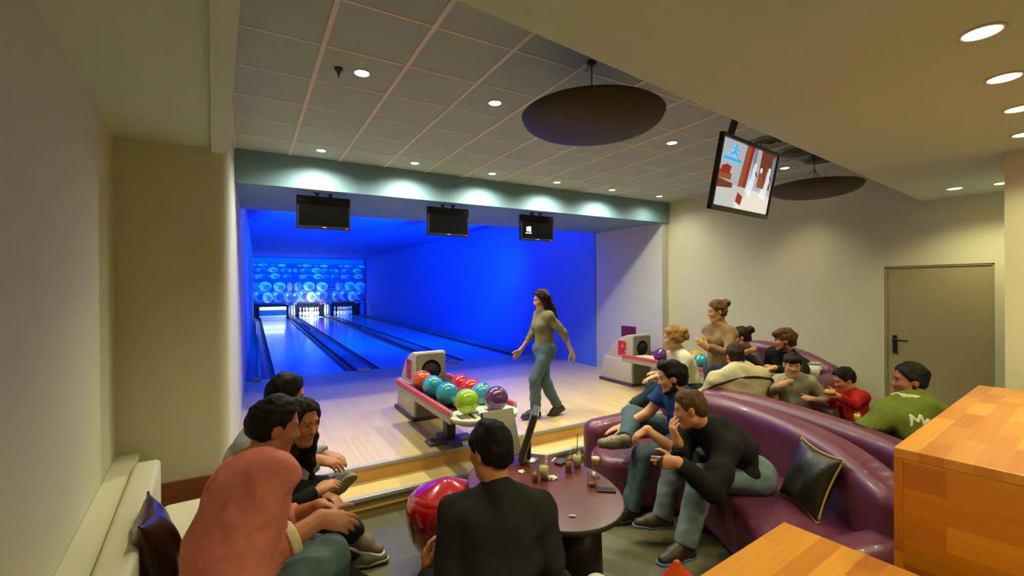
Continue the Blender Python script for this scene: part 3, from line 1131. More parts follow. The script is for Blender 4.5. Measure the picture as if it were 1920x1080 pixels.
def downlight(x, y, z, label, group, energy, rad=0.045, angle=100, blend=0.6, col=WARM, lsize=0.04):
    r = root('recessed_spotlight', label, 'ceiling light', (x, y, z), 0, group)
    bm = B()
    add_lathe(bm, [(rad, -0.002), (rad + 0.003, -0.006), (rad + 0.010, -0.005), (rad + 0.012, 0.0), (rad, 0.0)], 28)
    obj('trim_ring', bm, M_RING, r)
    bm = B(); add_lathe(bm, [(0.0, -0.004), (rad, -0.004), (rad, 0.0), (0.0, 0.0)], 24); obj('lens', bm, M_LENS, r)
    ld = bpy.data.lights.new('spot_lamp', 'SPOT')
    ld.energy = energy
    ld.color = col
    ld.spot_size = math.radians(angle)
    ld.spot_blend = blend
    ld.shadow_soft_size = lsize
    lo = bpy.data.objects.new('spot_lamp', ld)
    COL.objects.link(lo)
    lo.parent = r
    lo.location = (0, 0, -0.012)
    return r


XS = [0.65 + 0.98 * k for k in range(6)]
ordn = ['first', 'second', 'third', 'fourth', 'fifth', 'sixth']
for k, x in enumerate(XS):
    downlight(x, 4.95, ZC, 'small spotlight in the grid ceiling along the soffit, %s from the left' % ordn[k], 'spotlights along the soffit', E_SOFFIT * (0.33 if k == 5 else 1.0), 0.042, 156, 0.95, COOL)
for k, x in enumerate(XS):
    vis = {0: 'small spotlight in the grid ceiling beside the small sensor', 1: 'small spotlight in the grid ceiling left of the large dark dish',
           3: 'small spotlight in the grid ceiling between the large dish and the television', 5: 'small spotlight in the grid ceiling between the television and the far dish'}
    if k in vis:
        downlight(x, 3.04, ZC, vis[k], 'spotlights in the middle of the grid ceiling', E_MID * (0.55 if k == 5 else 1.0), 0.045, 96, 1.0, WARM2)
    else:
        downlight(x, 3.04, ZC, 'small spotlight in the grid ceiling hidden %s' % ('above the large dish' if k == 2 else 'behind the television'), 'spotlights in the middle of the grid ceiling', E_MID, 0.045, 96, 1.0, WARM2)
for (u, v, lb) in [(1841, 60, 'recessed light in the lowered ceiling, nearest of its row'), (1883, 145, 'recessed light in the lowered ceiling, second of its row from the top of the picture'),
                   (1912, 203, 'recessed light in the lowered ceiling, third of its row, cut by the frame'), (1790, 353, 'small recessed light near the far right wall above the door, left of two'),
                   (1879, 343, 'small recessed light near the far right wall above the door, right of two')]:
    p = at(u, v, z=ZL)
    downlight(p.x, p.y, ZL, lb, 'lights of the lowered ceiling', E_LOW, 0.05, 140, 0.7, WARM)
p = at(1922, 251, z=ZL)
downlight(p.x, p.y, ZL, 'recessed light at the right picture edge, mostly cut off', 'lights of the lowered ceiling', E_LOW, 0.05, 140, 0.7, WARM)
for (x, y) in LOWEXTRA:  # unseen fill lamps without fixtures, added to brighten the foreground
    ld = bpy.data.lights.new('unseen_fill_lamp', 'SPOT'); ld.energy = E_FILL; ld.color = WARM; ld.spot_size = math.radians(150); ld.spot_blend = 0.8; ld.shadow_soft_size = 0.12
    lo = bpy.data.objects.new('unseen_fill_lamp', ld); COL.objects.link(lo); lo.location = (x, y, ZL - 0.02)

# small sensor and air diffusers
p = at(635, 128, z=ZC)
r = root('smoke_detector', 'small dark sensor on the grid ceiling beside a spotlight', 'sensor', (p.x, p.y, ZC - 0.006))
bm = B(); add_lathe(bm, [(0.0, -0.03), (0.012, -0.03), (0.014, -0.012), (0.026, -0.008), (0.026, 0.006), (0.0, 0.006)], 20); obj('cap', bm, M_STEEL, r, True)
bm = B(); add_lathe(bm, [(0.0, -0.05), (0.006, -0.05), (0.006, -0.028), (0.0, -0.028)], 12); obj('probe', bm, M_DGREY, r)
M_DIFF = mat('diffuser_grey', (126, 128, 122), 0.6)
for k, (u, v, lb) in enumerate([(1445, 268, 'round grey air diffuser in the ceiling just behind the television'), (1495, 285, 'round grey air diffuser above the far dish, middle one'),
                               (1542, 299, 'round grey air diffuser nearest the right wall')]):
    p = at(u, v, z=ZC - 0.02)
    r = root('ceiling_vent', lb, 'air vent', (p.x, p.y, ZC - 0.004), 0, 'ceiling air diffusers')
    bm = B(); add_lathe(bm, [(0.0, -0.012), (0.19, -0.012), (0.205, 0.0), (0.0, 0.0)], 36); obj('plate', bm, M_DIFF, r)
    bm = B()
    for q in range(1, 4):
        rr = 0.045 * q
        add_lathe(bm, [(rr, -0.012), (rr + 0.03, -0.028), (rr + 0.033, -0.022), (rr + 0.006, -0.012)], 36)
    obj('louvre', bm, M_DIFF, r)
# ================================================================ bench on the left
M_WLEATH = mat('white_leather', (214, 206, 176), 0.42, bump=0.08, bscale=120)
M_PURP = mat('purple_leather', (102, 48, 74), 0.34, var=0.07, vscale=4, bump=0.10, bscale=140, coat=0.15)
M_BRLEATH = mat('brown_leather', (58, 26, 18), 0.3, var=0.12, vscale=8, bump=0.2, bscale=60, coat=0.2)
M_BKLEATH = mat('black_leather', (30, 26, 16), 0.38, var=0.15, vscale=7, bump=0.2, bscale=50, coat=0.1)
M_GOLD = mat('gold_piping', (190, 150, 60), 0.4)
bt = math.atan(0.072)
bench = root('bench', 'long white upholstered bench along the left wall', 'bench', (lx(2.5), 2.5, 0), bt)
for nm, lo, hi, bev, mm in (('plinth', (0.29, -5.2, 0.0), (0.80, 1.16, 0.30), 0.01, M_BWOOD), ('seat', (0.27, -5.2, 0.30), (0.86, 1.18, 0.50), 0.045, M_WLEATH), ('backrest', (0.135, -5.2, 0.0), (0.272, 1.20, 0.80), 0.028, M_WLEATH)):
    bm = B(); add_box(bm, lo, hi, bev, seg=4); obj(nm, bm, mm, bench, True)
bm = B(); add_box(bm, (0.0, -5.2, 0.0), (0.13, 1.56, 0.755), 0.006)
led = struct('trim_7', bm, M_CREAM, 'pale ledge between the bench and the left wall')
led.location = bench.location; led.rotation_euler = bench.rotation_euler


def pillow(name, label, m, loc, ax_u, ax_v, su, sv, th, piping=None, pucker=0.12, group=None):
    """stuffed cushion lying in the plane of ax_u and ax_v"""
    au, av = V(ax_u).normalized(), V(ax_v).normalized()
    an = au.cross(av).normalized()
    n = 28
    bm = B()
    grid = {}
    rs = random.Random(len(label))
    for side in (1, -1):
        for i in range(n + 1):
            for j in range(n + 1):
                u, v = -1 + 2 * i / n, -1 + 2 * j / n
                edge = i in (0, n) or j in (0, n)
                if edge and side == -1:
                    grid[(side, i, j)] = grid[(1, i, j)]
                    continue
                t = max(0, (1 - u ** 2)) ** 0.55 * max(0, (1 - v ** 2)) ** 0.55
                wr = 0.006 * math.sin(7 * u + 3 * v + side) * t
                fu = u * su / 2 * (1 - pucker * (1 - v ** 2) * abs(u) ** 3)
                fv = v * sv / 2 * (1 - pucker * (1 - u ** 2) * abs(v) ** 3)
                grid[(side, i, j)] = bm.verts.new(au * fu + av * fv + an * side * (th / 2 * t + wr))
        for i in range(n):
            for j in range(n):
                q = [grid[(side, i, j)], grid[(side, i + 1, j)], grid[(side, i + 1, j + 1)], grid[(side, i, j + 1)]]
                f = bm.faces.new(q if side == 1 else q[::-1])
                f.smooth = True
    o = obj(name, bm, m, None, True, loc)
    tag(o, label, 'cushion', group)
    pts = [(-1 + 2 * i / n, -1) for i in range(n)] + [(1, -1 + 2 * i / n) for i in range(n)] + [(1 - 2 * i / n, 1) for i in range(n)] + [(-1, 1 - 2 * i / n) for i in range(n)]
    P = []
    for u, v in pts + pts[:1]:
        P.append(au * (u * su / 2 * (1 - pucker * (1 - v ** 2) * abs(u) ** 3)) + av * (v * sv / 2 * (1 - pucker * (1 - u ** 2) * abs(v) ** 3)))
    bm = B(); add_tube(bm, P, 0.006, 6); obj('piping', bm, piping or m, o, True)
    return o


wd = V((-math.sin(bt), math.cos(bt), 0))
wn = V((math.cos(bt), math.sin(bt), 0))
pillow('cushion', 'dark brown leather cushion leaning on the white bench back', M_BRLEATH, V((-0.375, 2.66, 0.69)), wd, (UP * 0.96 + wn * -0.22), 0.40, 0.42, 0.17)

# ================================================================ purple sofas
def wall_prim(F, path, thick, z0, round_=0.05, k=0.04):
    """padded wall along plan points (x, y, ztop)"""
    P = [np.array(p, float) for p in path]
    mx = max(p[2] for p in P)

    def fn(X, Y, Z):
        best = None
        for a, b in zip(P[:-1], P[1:]):
            d = b[:2] - a[:2]
            L2 = d @ d
            t = np.clip(((X - a[0]) * d[0] + (Y - a[1]) * d[1]) / L2, 0, 1)
            dx = X - (a[0] + t * d[0])
            dy = Y - (a[1] + t * d[1])
            h = np.sqrt(dx * dx + dy * dy) - (thick / 2 - round_)
            zt = a[2] + t * (b[2] - a[2]) - round_
            zc = (zt + z0 + round_) / 2
            hz = np.abs(Z - zc) - (zt - z0 - round_) / 2
            q = np.sqrt(np.maximum(h, 0) ** 2 + np.maximum(hz, 0) ** 2) + np.minimum(np.maximum(h, hz), 0) - round_
            best = q if best is None else np.minimum(best, q)
        return best
    xs = [p[0] for p in P]
    ys = [p[1] for p in P]
    F.add(fn, (min(xs) - thick / 2, min(ys) - thick / 2, z0), (max(xs) + thick / 2, max(ys) + thick / 2, mx), k)


def smooth_path(pts, n=6):
    """Catmull-Rom through plan points with heights"""
    P = [np.array(p, float) for p in pts]
    P = [2 * P[0] - P[1]] + P + [2 * P[-1] - P[-2]]
    out = []
    for i in range(1, len(P) - 2):
        for k in range(n):
            t = k / n
            a, b, c, d = P[i - 1], P[i], P[i + 1], P[i + 2]
            out.append(0.5 * ((2 * b) + (c - a) * t + (2 * a - 5 * b + 4 * c - d) * t * t + (3 * b - a - 3 * c + d) * t ** 3))
    out.append(P[-2])
    return out


def make_sofa(label, loc, back, arm1, arm2, seat, res=0.016, bt_=0.27, seat_w=0.66, seat_z=0.44):
    r = root('sofa', label, 'sofa', loc)
    F = Field(0.03); wall_prim(F, smooth_path(back), bt_, 0.04, 0.10); fobj('backrest', F, res, M_PURP, r)
    for a in (arm1, arm2):
        if a:
            F = Field(0.03); wall_prim(F, smooth_path(a, 4), 0.27, 0.04, 0.11); fobj('armrest', F, res, M_PURP, r)
    F = Field(0.03); wall_prim(F, smooth_path(seat), seat_w, 0.03, 0.07); fobj('seat', F, res, M_PURP, r)
    return r


make_sofa('near purple leather sofa curving around the round table', (3.3, 2.0, 0),
          [(3.62, 3.06, 0.84), (3.80, 2.72, 0.87), (3.72, 2.2, 0.87), (3.42, 1.55, 0.86), (3.06, 1.08, 0.80)],
          [(2.90, 3.36, 0.62), (3.25, 3.32, 0.64), (3.58, 3.14, 0.70)],
          [(2.62, 1.24, 0.52), (2.95, 1.10, 0.56)],
          [(2.95, 3.0, 0.43), (3.28, 2.75, 0.45), (3.34, 2.3, 0.45), (3.12, 1.75, 0.45), (2.82, 1.38, 0.45)])
make_sofa('second purple leather sofa behind the near one, back to back', (4.2, 2.0, 0),
          [(4.10, 3.0, 0.85), (4.12, 2.62, 0.87), (4.03, 2.1, 0.87), (3.82, 1.45, 0.86), (3.62, 1.12, 0.85)],
          [(4.15, 3.12, 0.60), (4.55, 3.22, 0.60)], None,
          [(4.50, 2.9, 0.44), (4.52, 2.5, 0.44), (4.40, 1.95, 0.44), (4.20, 1.42, 0.44)], 0.018, 0.22)
make_sofa('far purple leather sofa against the right wall', (5.7, 3.0, 0),
          [(5.85, 4.05, 1.04), (5.93, 3.6, 1.16), (5.93, 3.1, 1.10), (5.85, 2.72, 0.98)],
          [(5.35, 2.62, 0.86), (5.75, 2.62, 0.90)], None,
          [(5.50, 3.95, 0.46), (5.50, 3.4, 0.46), (5.50, 2.95, 0.46)], 0.02, 0.24)
p = at(1530, 908, d=2.78)
pillow('cushion', 'black leather cushion with gold piping on the near purple sofa', M_BKLEATH, V((3.15, 1.58, 0.645)),
       V((0.52, 0.85, 0)), (UP * 0.93 + V((0.34, -0.20, 0))), 0.42, 0.42, 0.15, M_GOLD)

# ================================================================ round table in front
M_TTOP = mat('table_top_red', (96, 44, 34), 0.28, var=0.08, vscale=4, coat=0.25)
M_TEDGE = mat('table_edge', (36, 26, 20), 0.4)
TC = V((1.63, 2.44, 0))
TZ = 0.62
tb = root('table', 'dark red oval table with glasses in front of the sofa', 'table', TC)
bm = B()
n = 64
def ellp(a, b, z):
    return [bm.verts.new((b * math.cos(2 * PI * k / n), a * math.sin(2 * PI * k / n), z)) for k in range(n)]
rings = [ellp(0.575, 0.415, TZ - 0.035), ellp(0.60, 0.44, TZ - 0.028), ellp(0.605, 0.445, TZ - 0.012), ellp(0.60, 0.44, TZ - 0.001), ellp(0.592, 0.432, TZ)]
for a, b in zip(rings[:-1], rings[1:]):
    for k in range(n):
        bm.faces.new((a[k], a[(k + 1) % n], b[(k + 1) % n], b[k])).material_index = 1
bm.faces.new(rings[0]).material_index = 1
bm.faces.new(rings[-1]).material_index = 0
obj('table_top', bm, [M_TTOP, M_TEDGE], tb)
bm = B()
a_ = [bm.verts.new((0.05 + 0.22 * math.cos(2 * PI * k / 40), -0.12 + 0.34 * math.sin(2 * PI * k / 40), 0.0)) for k in range(40)]
b_ = [bm.verts.new((0.05 + 0.20 * math.cos(2 * PI * k / 40), -0.12 + 0.32 * math.sin(2 * PI * k / 40), TZ - 0.035)) for k in range(40)]
bm.faces.new(a_); bm.faces.new(b_)
for k in range(40):
    bm.faces.new((a_[k], a_[(k + 1) % 40], b_[(k + 1) % 40], b_[k])).smooth = True
obj('pedestal', bm, M_BLACK, tb)

# scoring consoles on the table
M_CONS = mat('console_grey', (150, 146, 130), 0.45)
def console(loc, nrm, label, w=0.27, h=0.34, lean=0.35):
    r = root('scoring_console', label, 'console', loc, 0, 'scoring consoles on the near table')
    n = V(nrm); n.z = 0; n.normalize()
    side = UP.cross(n).normalized()
    up = (UP * math.cos(lean) - n * math.sin(lean)).normalized()
    nn_ = side.cross(up).normalized()
    M = Matrix(((side.x, nn_.x, up.x, 0), (side.y, nn_.y, up.y, 0), (side.z, nn_.z, up.z, 0), (0, 0, 0, 1)))
    bm = B(); add_lathe(bm, [(0.0, 0), (0.075, 0), (0.07, 0.012), (0.02, 0.02), (0.0, 0.02)], 28); obj('base', bm, M_CHROME, r, True)
    bm = B(); add_tube(bm, [(0, 0, 0.015), (0, 0, 0.14)], 0.016); obj('pole', bm, M_BLACK, r)
    c = V((0, 0, 0.20))
    T = Matrix.Translation(c) @ M
    bm = B(); add_box(bm, (-w / 2, -0.022, -h / 2), (w / 2, 0.022, h / 2), 0.012, 0, T); obj('housing', bm, M_DGREY, r)
    bm = B(); add_box(bm, (-w / 2 + 0.004, 0.018, -h / 2 + 0.004), (w / 2 - 0.004, 0.026, h / 2 - 0.004), 0.003, 0, T); obj('back_cover', bm, M_CONS, r)
    bm = B(); add_box(bm, (-w / 2 + 0.02, -0.025, -h / 2 + 0.03), (w / 2 - 0.02, -0.021, h / 2 - 0.02), 0.001, 0, T); obj('screen', bm, M_SCREEN, r)
    return r


console(V((1.60, 2.93, TZ)), FW * -0.9 + RW * 0.55, 'grey backed scoring console on the table, seen from behind the seated man')
console(V((1.79, 2.84, TZ)), RW * 1.0 + FW * -0.1, 'dark scoring console on the table seen edge-on', 0.27, 0.36, -0.30)

# glasses and small things
M_GLASS = bpy.data.materials.new('clear_glass')
M_GLASS.use_nodes = True
_nt = M_GLASS.node_tree
_nt.nodes.remove(_nt.nodes['Principled BSDF'])
_tr = _nt.nodes.new('ShaderNodeBsdfTransparent'); _tr.inputs['Color'].default_value = (0.93, 0.93, 0.9, 1)
_gl = _nt.nodes.new('ShaderNodeBsdfGlossy'); _gl.inputs['Roughness'].default_value = 0.04
_mx = _nt.nodes.new('ShaderNodeMixShader')
_mx.inputs['Fac'].default_value = 0.10; _nt.links.new(_tr.outputs[0], _mx.inputs[1]); _nt.links.new(_gl.outputs[0], _mx.inputs[2])
_nt.links.new(_mx.outputs[0], _nt.nodes['Material Output'].inputs['Surface'])
M_YEL = mat('yellow_drink', (222, 196, 110), 0.2)
M_AMB = mat('amber_drink', (150, 84, 24), 0.2)
M_COLA = mat('cola_drink', (50, 24, 12), 0.2)
M_PALE = mat('pale_drink', (206, 190, 140), 0.2)
M_FOAM = mat('foam', (232, 220, 180), 0.7)


def glass(u, v, h, r0, r1, fill, md, label, group='drinks on the near table', stem=False, straw=False, loc=None, foam=False):
    p = loc if loc is not None else at(u, v, z=TZ)
    g = root('drinking_glass', label, 'glass', (p.x, p.y, p.z), 0, group)
    bm = B()
    if stem:
        prof = [(0.0, 0), (0.032, 0), (0.032, 0.004), (0.006, 0.012), (0.005, 0.05), (r0, 0.065), (r1 * 1.1, 0.11), (r1, h), (r1 - 0.002, h), (r1 * 1.1 - 0.002, 0.11), (r0 - 0.003, 0.069), (0.0, 0.067)]
        z0 = 0.069
    else:
        prof = [(0.0, 0), (r0, 0), (r1, h), (r1 - 0.002, h), (r0 - 0.002, 0.012), (0.0, 0.010)]
        z0 = 0.013
    add_lathe(bm, prof, 24); obj('cup', bm, M_GLASS, g, True)
    if fill > 0:
        zf = z0 + (h - z0) * fill
        rf = (r0 + (r1 - r0) * zf / h) - 0.003
        bm = B(); add_lathe(bm, [(0.0, z0), (r0 - 0.004, z0), (rf, zf), (0.0, zf)], 24); obj('drink', bm, md, g, True)
        if foam:
            bm = B(); add_lathe(bm, [(0.0, zf), (rf, zf), (rf + 0.0005, zf + 0.02), (0.0, zf + 0.022)], 24); obj('foam', bm, M_FOAM, g, True)
    if straw:
        bm = B(); add_tube(bm, [(0.0, 0, 0.02), (0.012, 0.008, h + 0.09)], 0.003, 8); obj('straw', bm, M_BLACK, g)
    return g


glass(1020, 899, 0.150, 0.030, 0.040, 0.55, M_PALE, 'tall frosted glass with pale yellow drink nearest the man in dark grey', foam=False)
glass(1003, 903, 0.085, 0.024, 0.026, 0.6, M_AMB, 'small glass just left of the tall pale yellow drink')
glass(1066, 885, 0.135, 0.024, 0.028, 0.5, M_AMB, 'slim glass left of the glass with a straw')
glass(1082, 876, 0.140, 0.030, 0.038, 0.55, M_PALE, 'tall ribbed glass with a straw at the back of the table', straw=True)
glass(1117, 896, 0.165, 0.018, 0.036, 0.5, M_AMB, 'stemmed glass of amber drink near the crossed shoe', stem=True, foam=True)
glass(1109, 911, 0.085, 0.028, 0.031, 0.15, M_AMB, 'short nearly empty glass beside the phone')
p = at(1137, 920, z=TZ)
ph = root('mobile_phone', 'dark mobile phone lying near the right table edge', 'phone', (p.x, p.y, TZ), 0.9)
bm = B(); add_box(bm, (-0.03, -0.058, 0.0), (0.03, 0.058, 0.011), 0.004); obj('case', bm, M_BLACK, ph)
bm = B(); add_box(bm, (-0.025, -0.045, 0.0108), (0.025, 0.045, 0.0118)); obj('screen', bm, mat('phone_screen', (60, 64, 70), 0.1), ph)
M_PAPER = mat('paper_white', (222, 214, 190), 0.7)


def crumple(u, v, s, label, m, cat='napkin', flat=0.5):
    p = at(u, v, z=TZ)
    bm = B(); g = bmesh.ops.create_icosphere(bm, subdivisions=3, radius=s)
    rs = random.Random(int(u))
    for q in g['verts']:
        nn2 = 1 + 0.35 * math.sin(q.co.x * 200 + rs.random()) * math.cos(q.co.y * 170) + rs.uniform(-0.12, 0.12)
        q.co = V((q.co.x * nn2, q.co.y * nn2, max(-0.3 * s, q.co.z * nn2 * flat)))
    o = obj('paper_napkin' if cat == 'napkin' else 'coaster', bm, m, None, False, (p.x, p.y, TZ + 0.3 * s))
    tag(o, label, cat)
    return o


crumple(1036, 898, 0.028, 'crumpled white paper napkin right of the tall pale drink', M_PAPER)
crumple(978, 886, 0.022, 'small crumpled paper beside the console base', M_PAPER)
p = at(1052, 869, z=TZ)
bm = B(); add_box(bm, (-0.05, -0.03, 0), (0.05, 0.03, 0.02), 0.006); o = obj('wallet', bm, mat('navy_cloth', (54, 40, 84), 0.6), None, False, (p.x, p.y, TZ)); o.rotation_euler = (0, 0, 0.4)
tag(o, 'small dark purple wallet between console and slim glass', 'wallet')
bm = B(); add_box(bm, (-0.046, -0.031, 0.0095), (0.046, -0.0295, 0.0105)); obj('zip', bm, M_CHROME, o)
p = at(1034, 868, z=TZ)
bm = B(); add_tube(bm, [(0, 0, 0.006), (0.07, 0.05, 0.006)], 0.006, 8); o = obj('pen', bm, M_PAPER, None, False, (p.x, p.y, TZ)); tag(o, 'pale pen lying beside the purple wallet', 'pen')
p = at(1070, 968, z=TZ)
bm = B(); add_tube(bm, [(-0.01, 0.0, 0.006), (0.02, -0.02, 0.006)], 0.0055, 8); o = obj('paper_stub', bm, M_PAPER, None, False, (p.x, p.y, TZ)); tag(o, 'tiny white paper stub near the front table edge', 'paper')

# ================================================================ stools
M_RSTOOL = mat('red_gloss', (150, 10, 14), 0.15, coat=1.0)
M_OSTOOL = mat('orange_gloss', (190, 62, 14), 0.2, coat=0.8)


def stool(loc, m, label, top=0.62):
    r = root('pouf_stool', label, 'stool', loc, 0)
    bm = B(); add_lathe(bm, [(0.0, 0.0), (0.10, 0.0), (0.155, 0.05), (0.175, 0.11), (0.165, 0.17), (0.13, 0.215), (0.0, 0.215)], 40); obj('base', bm, M_BLACK, r, True)
    bm = B(); add_lathe(bm, [(0.0, 0.15), (0.17, 0.15), (0.215, 0.19), (0.25, 0.27), (0.268, 0.36), (0.268, 0.43), (0.255, 0.485), (0.240, 0.508), (0.232, 0.512)], 56); obj('shell', bm, m, r, True)
    bm = B(); add_lathe(bm, [(0.232, 0.505), (0.234, 0.516), (0.20, 0.535), (0.12, 0.572), (0.04, 0.608), (0.0, 0.616)], 56); obj('seat', bm, m, r, True)
    return r


st = at(838, 1000, d=3.06)
stool((st.x, st.y, 0), M_RSTOOL, 'glossy red round pouf stool with black base beside the step')

# orange seat tip and cream pouf at the lower picture edge
p = at(1262, 1072, d=1.75)
ch = root('chair', 'chair whose pointed glossy orange back shows at the lower picture edge', 'chair', (p.x, p.y, 0))
F = Field(0.03)
h0 = p.z
F.cone((0, 0, h0 - 0.10), (0.02, 0.0, h0 + 0.025), 0.085, 0.018, flat=(FW, 0.5))
F.cone((-0.16, 0.02, h0 - 0.24), (0.03, 0.0, h0 - 0.08), 0.08, 0.07, flat=(FW, 0.5))
F.cone((0.16, -0.04, h0 - 0.26), (0.03, 0.0, h0 - 0.08), 0.08, 0.07, flat=(FW, 0.5))
fobj('backrest', F, 0.008, M_OSTOOL, ch, base=(0, 0, 0))
bm = B(); add_lathe(bm, [(0.0, 0.38), (0.20, 0.38), (0.22, 0.42), (0.20, 0.46), (0.0, 0.47)], 32, (0, 0.17, 0)); obj('seat', bm, M_OSTOOL, ch, True)
bm = B(); add_tube(bm, [(0, 0.17, 0.02), (0, 0.17, 0.39)], 0.03); add_lathe(bm, [(0.0, 0), (0.19, 0), (0.18, 0.015), (0.03, 0.03), (0.0, 0.03)], 28, (0, 0.17, 0)); obj('base', bm, M_CHROME, ch, True)
bm = B(); add_tube(bm, [(0, 0.0, h0 - 0.28), (0, 0.04, 0.44)], 0.022); obj('back_support', bm, M_CHROME, ch)

p = at(1120, 1076, d=1.62)
cs = root('pouf_stool', 'cream rounded pouf just showing at the bottom picture edge', 'stool', (p.x, p.y, 0))
F = Field(0.03)
F.cone((0, 0, p.z - 0.26), (0, 0, p.z - 0.06), 0.13, 0.055)
fobj('seat', F, 0.01, M_WLEATH, cs, base=(0, 0, 0))
bm = B(); add_lathe(bm, [(0.0, 0), (0.13, 0), (0.12, 0.04), (0.09, p.z - 0.3), (0.0, p.z - 0.3)], 28); obj('base', bm, M_BLACK, cs, True)

# ================================================================ butcher block counters
M_BLOCK = plank_mat('butcher_block', (216, 144, 50), (182, 104, 32), (200, 126, 44), 0.075, 0.34, 'x', 0.36, 0.0006, 0.14, 0.15)
M_BLOCKV = plank_mat('butcher_block_front', (222, 138, 22), (170, 88, 14), (186, 112, 32), 0.10, 0.42, 'z', 0.4, 0.0006, 0.14, 0.1, rot=(0, PI / 2, 0))
M_BLOCKW = plank_mat('butcher_block_end', (222, 138, 22), (170, 88, 14), (186, 112, 32), 0.10, 0.42, 'z', 0.4, 0.0006, 0.14, 0.1, rot=(PI / 2, PI / 2, 0))


def block_counter(corner, e_left, e_near, la, lb, z, label, bev=0.004):
    """box whose far-left top corner is given; e_left along its long far edge"""
    a = V((e_left[0], e_left[1], 0)).normalized()
    ang = math.atan2(a.y, a.x)
    r = root('counter', label, 'counter', (corner[0], corner[1], 0), ang)
    s = 1 if a.cross(V((e_near[0], e_near[1], 0))).z > 0 else -1
    y0, y1 = (0, lb) if s > 0 else (-lb, 0)
    bm = B(); add_box(bm, (0, y0, z - 0.04), (la, y1, z), bev); obj('worktop', bm, M_BLOCK, r)
    bm = B(); add_box(bm, (0.0, y0, 0.0), (la, y0 + 0.03, z - 0.04), 0.002); obj('side_panel', bm, M_BLOCKV, r)
    bm = B(); add_box(bm, (0.0, y1 - 0.03, 0.0), (la, y1, z - 0.04), 0.002); obj('side_panel', bm, M_BLOCKV, r)
    bm = B(); add_box(bm, (0.0, y0 + 0.03, 0.0), (0.03, y1 - 0.03, z - 0.04), 0.002); obj('end_panel', bm, M_BLOCKW, r)
    bm = B(); add_box(bm, (la - 0.03, y0 + 0.03, 0.0), (la, y1 - 0.03, z - 0.04), 0.002); obj('end_panel', bm, M_BLOCKW, r)
    return r


c1 = at(1675, 838, z=1.25); c2 = at(1835, 722, z=1.25)
block_counter((c1.x, c1.y), (c2 - c1)[:2], (0.143, -0.99), min((c2 - c1).length, 2.05), 0.75, 1.25, 'tall butcher block counter in the right foreground')
c3 = at(1470, 978, z=0.85); c4 = at(1310, 1080, z=0.85)
block_counter((c3.x, c3.y), (c4 - c3)[:2], (0.081, -0.532), 0.66, 0.8, 0.85, 'lower butcher block counter at the bottom picture edge')

# ================================================================ far table things
cs2 = root('scoring_console', 'tall grey console post between the beige jacket and the boy in grey', 'console', (4.86, 2.98, 0))
bm = B(); add_box(bm, (-0.06, -0.15, 0.0), (0.06, 0.15, 0.92), 0.01); obj('post', bm, mat('post_grey', (112, 110, 96), 0.5), cs2)
bm = B(); add_box(bm, (-0.09, -0.19, 0.92), (0.10, 0.19, 0.955), 0.01); obj('top_plate', bm, mat('post_top', (150, 146, 84), 0.4), cs2)
ft = root('table', 'small dark table between the two boys behind the sofas', 'table', (4.74, 2.03, 0))
bm = B(); add_lathe(bm, [(0.0, TZ - 0.03), (0.23, TZ - 0.03), (0.24, TZ - 0.015), (0.235, TZ), (0.0, TZ)], 40); obj('table_top', bm, M_TTOP, ft, True)
bm = B(); add_lathe(bm, [(0.0, 0), (0.16, 0), (0.14, 0.03), (0.05, 0.06), (0.05, TZ - 0.03), (0.0, TZ - 0.03)], 28); obj('pedestal', bm, M_BLACK, ft, True)
glass(0, 0, 0.12, 0.026, 0.033, 0.8, mat('orange_juice', (236, 190, 30), 0.2), 'glass of bright yellow juice beside the boy in red', 'drinks on the far table', loc=V((4.79, 1.99, TZ)))
glass(0, 0, 0.13, 0.026, 0.032, 0.3, M_PALE, 'nearly empty glass in front of the boy in grey', 'drinks on the far table', loc=V((4.68, 2.16, TZ)))
bk = V((5.34, 2.64, 0.845))
r = root('ice_bucket', 'small white bucket standing on the armrest of the far purple sofa', 'bucket', bk)
bm = B(); add_lathe(bm, [(0.0, 0.0), (0.05, 0.0), (0.085, 0.20), (0.080, 0.20), (0.046, 0.01), (0.0, 0.01)], 28); obj('pail', bm, M_WHITEP, r, True)
bm = B(); add_lathe(bm, [(0.083, 0.192), (0.090, 0.196), (0.090, 0.206), (0.080, 0.206)], 28); obj('rim', bm, M_GREY, r, True)
# ================================================================ people
M_EYEW = mat('eye_white', (158, 142, 126), 0.3)
M_IRIS = mat('eye_iris', (40, 26, 16), 0.15)
RS = 1.0


def skin(c):
    return mat('skin_%d_%d_%d' % c, c, 0.5, var=0.05, vscale=14, spec=0.35)


def cloth(c, nm='cloth', rough=0.85, var=0.10):
    return mat('%s_%d_%d_%d' % ((nm,) + c), c, rough, var=var, vscale=26, bump=0.25, bscale=190, spec=0.2)


def denim(c):
    return mat('denim_%d_%d_%d' % c, c, 0.85, var=0.22, vscale=9, bump=0.25, bscale=220, spec=0.2)


def hairm(c):
    return mat('hair_%d_%d_%d' % c, c, 0.62, var=0.35, vscale=30, stretch=(1.0, 1.0, 0.3), bump=0.6, bscale=90, spec=0.18)


def bone2(a, t, l1, l2, hint):
    a, t, hint = V(a), V(t), V(hint)
    d = t - a
    L = min(max(d.length, abs(l1 - l2) + 0.02), (l1 + l2) * 0.985)
    d = d.normalized()
    x = (l1 * l1 - l2 * l2 + L * L) / (2 * L)
    h = math.sqrt(max(l1 * l1 - x * x, 0.0))
    p = hint - d * hint.dot(d)
    p = p.normalized() if p.length > 1e-6 else V((0, 0, 1))
    return a + d * x + p * h, a + d * L


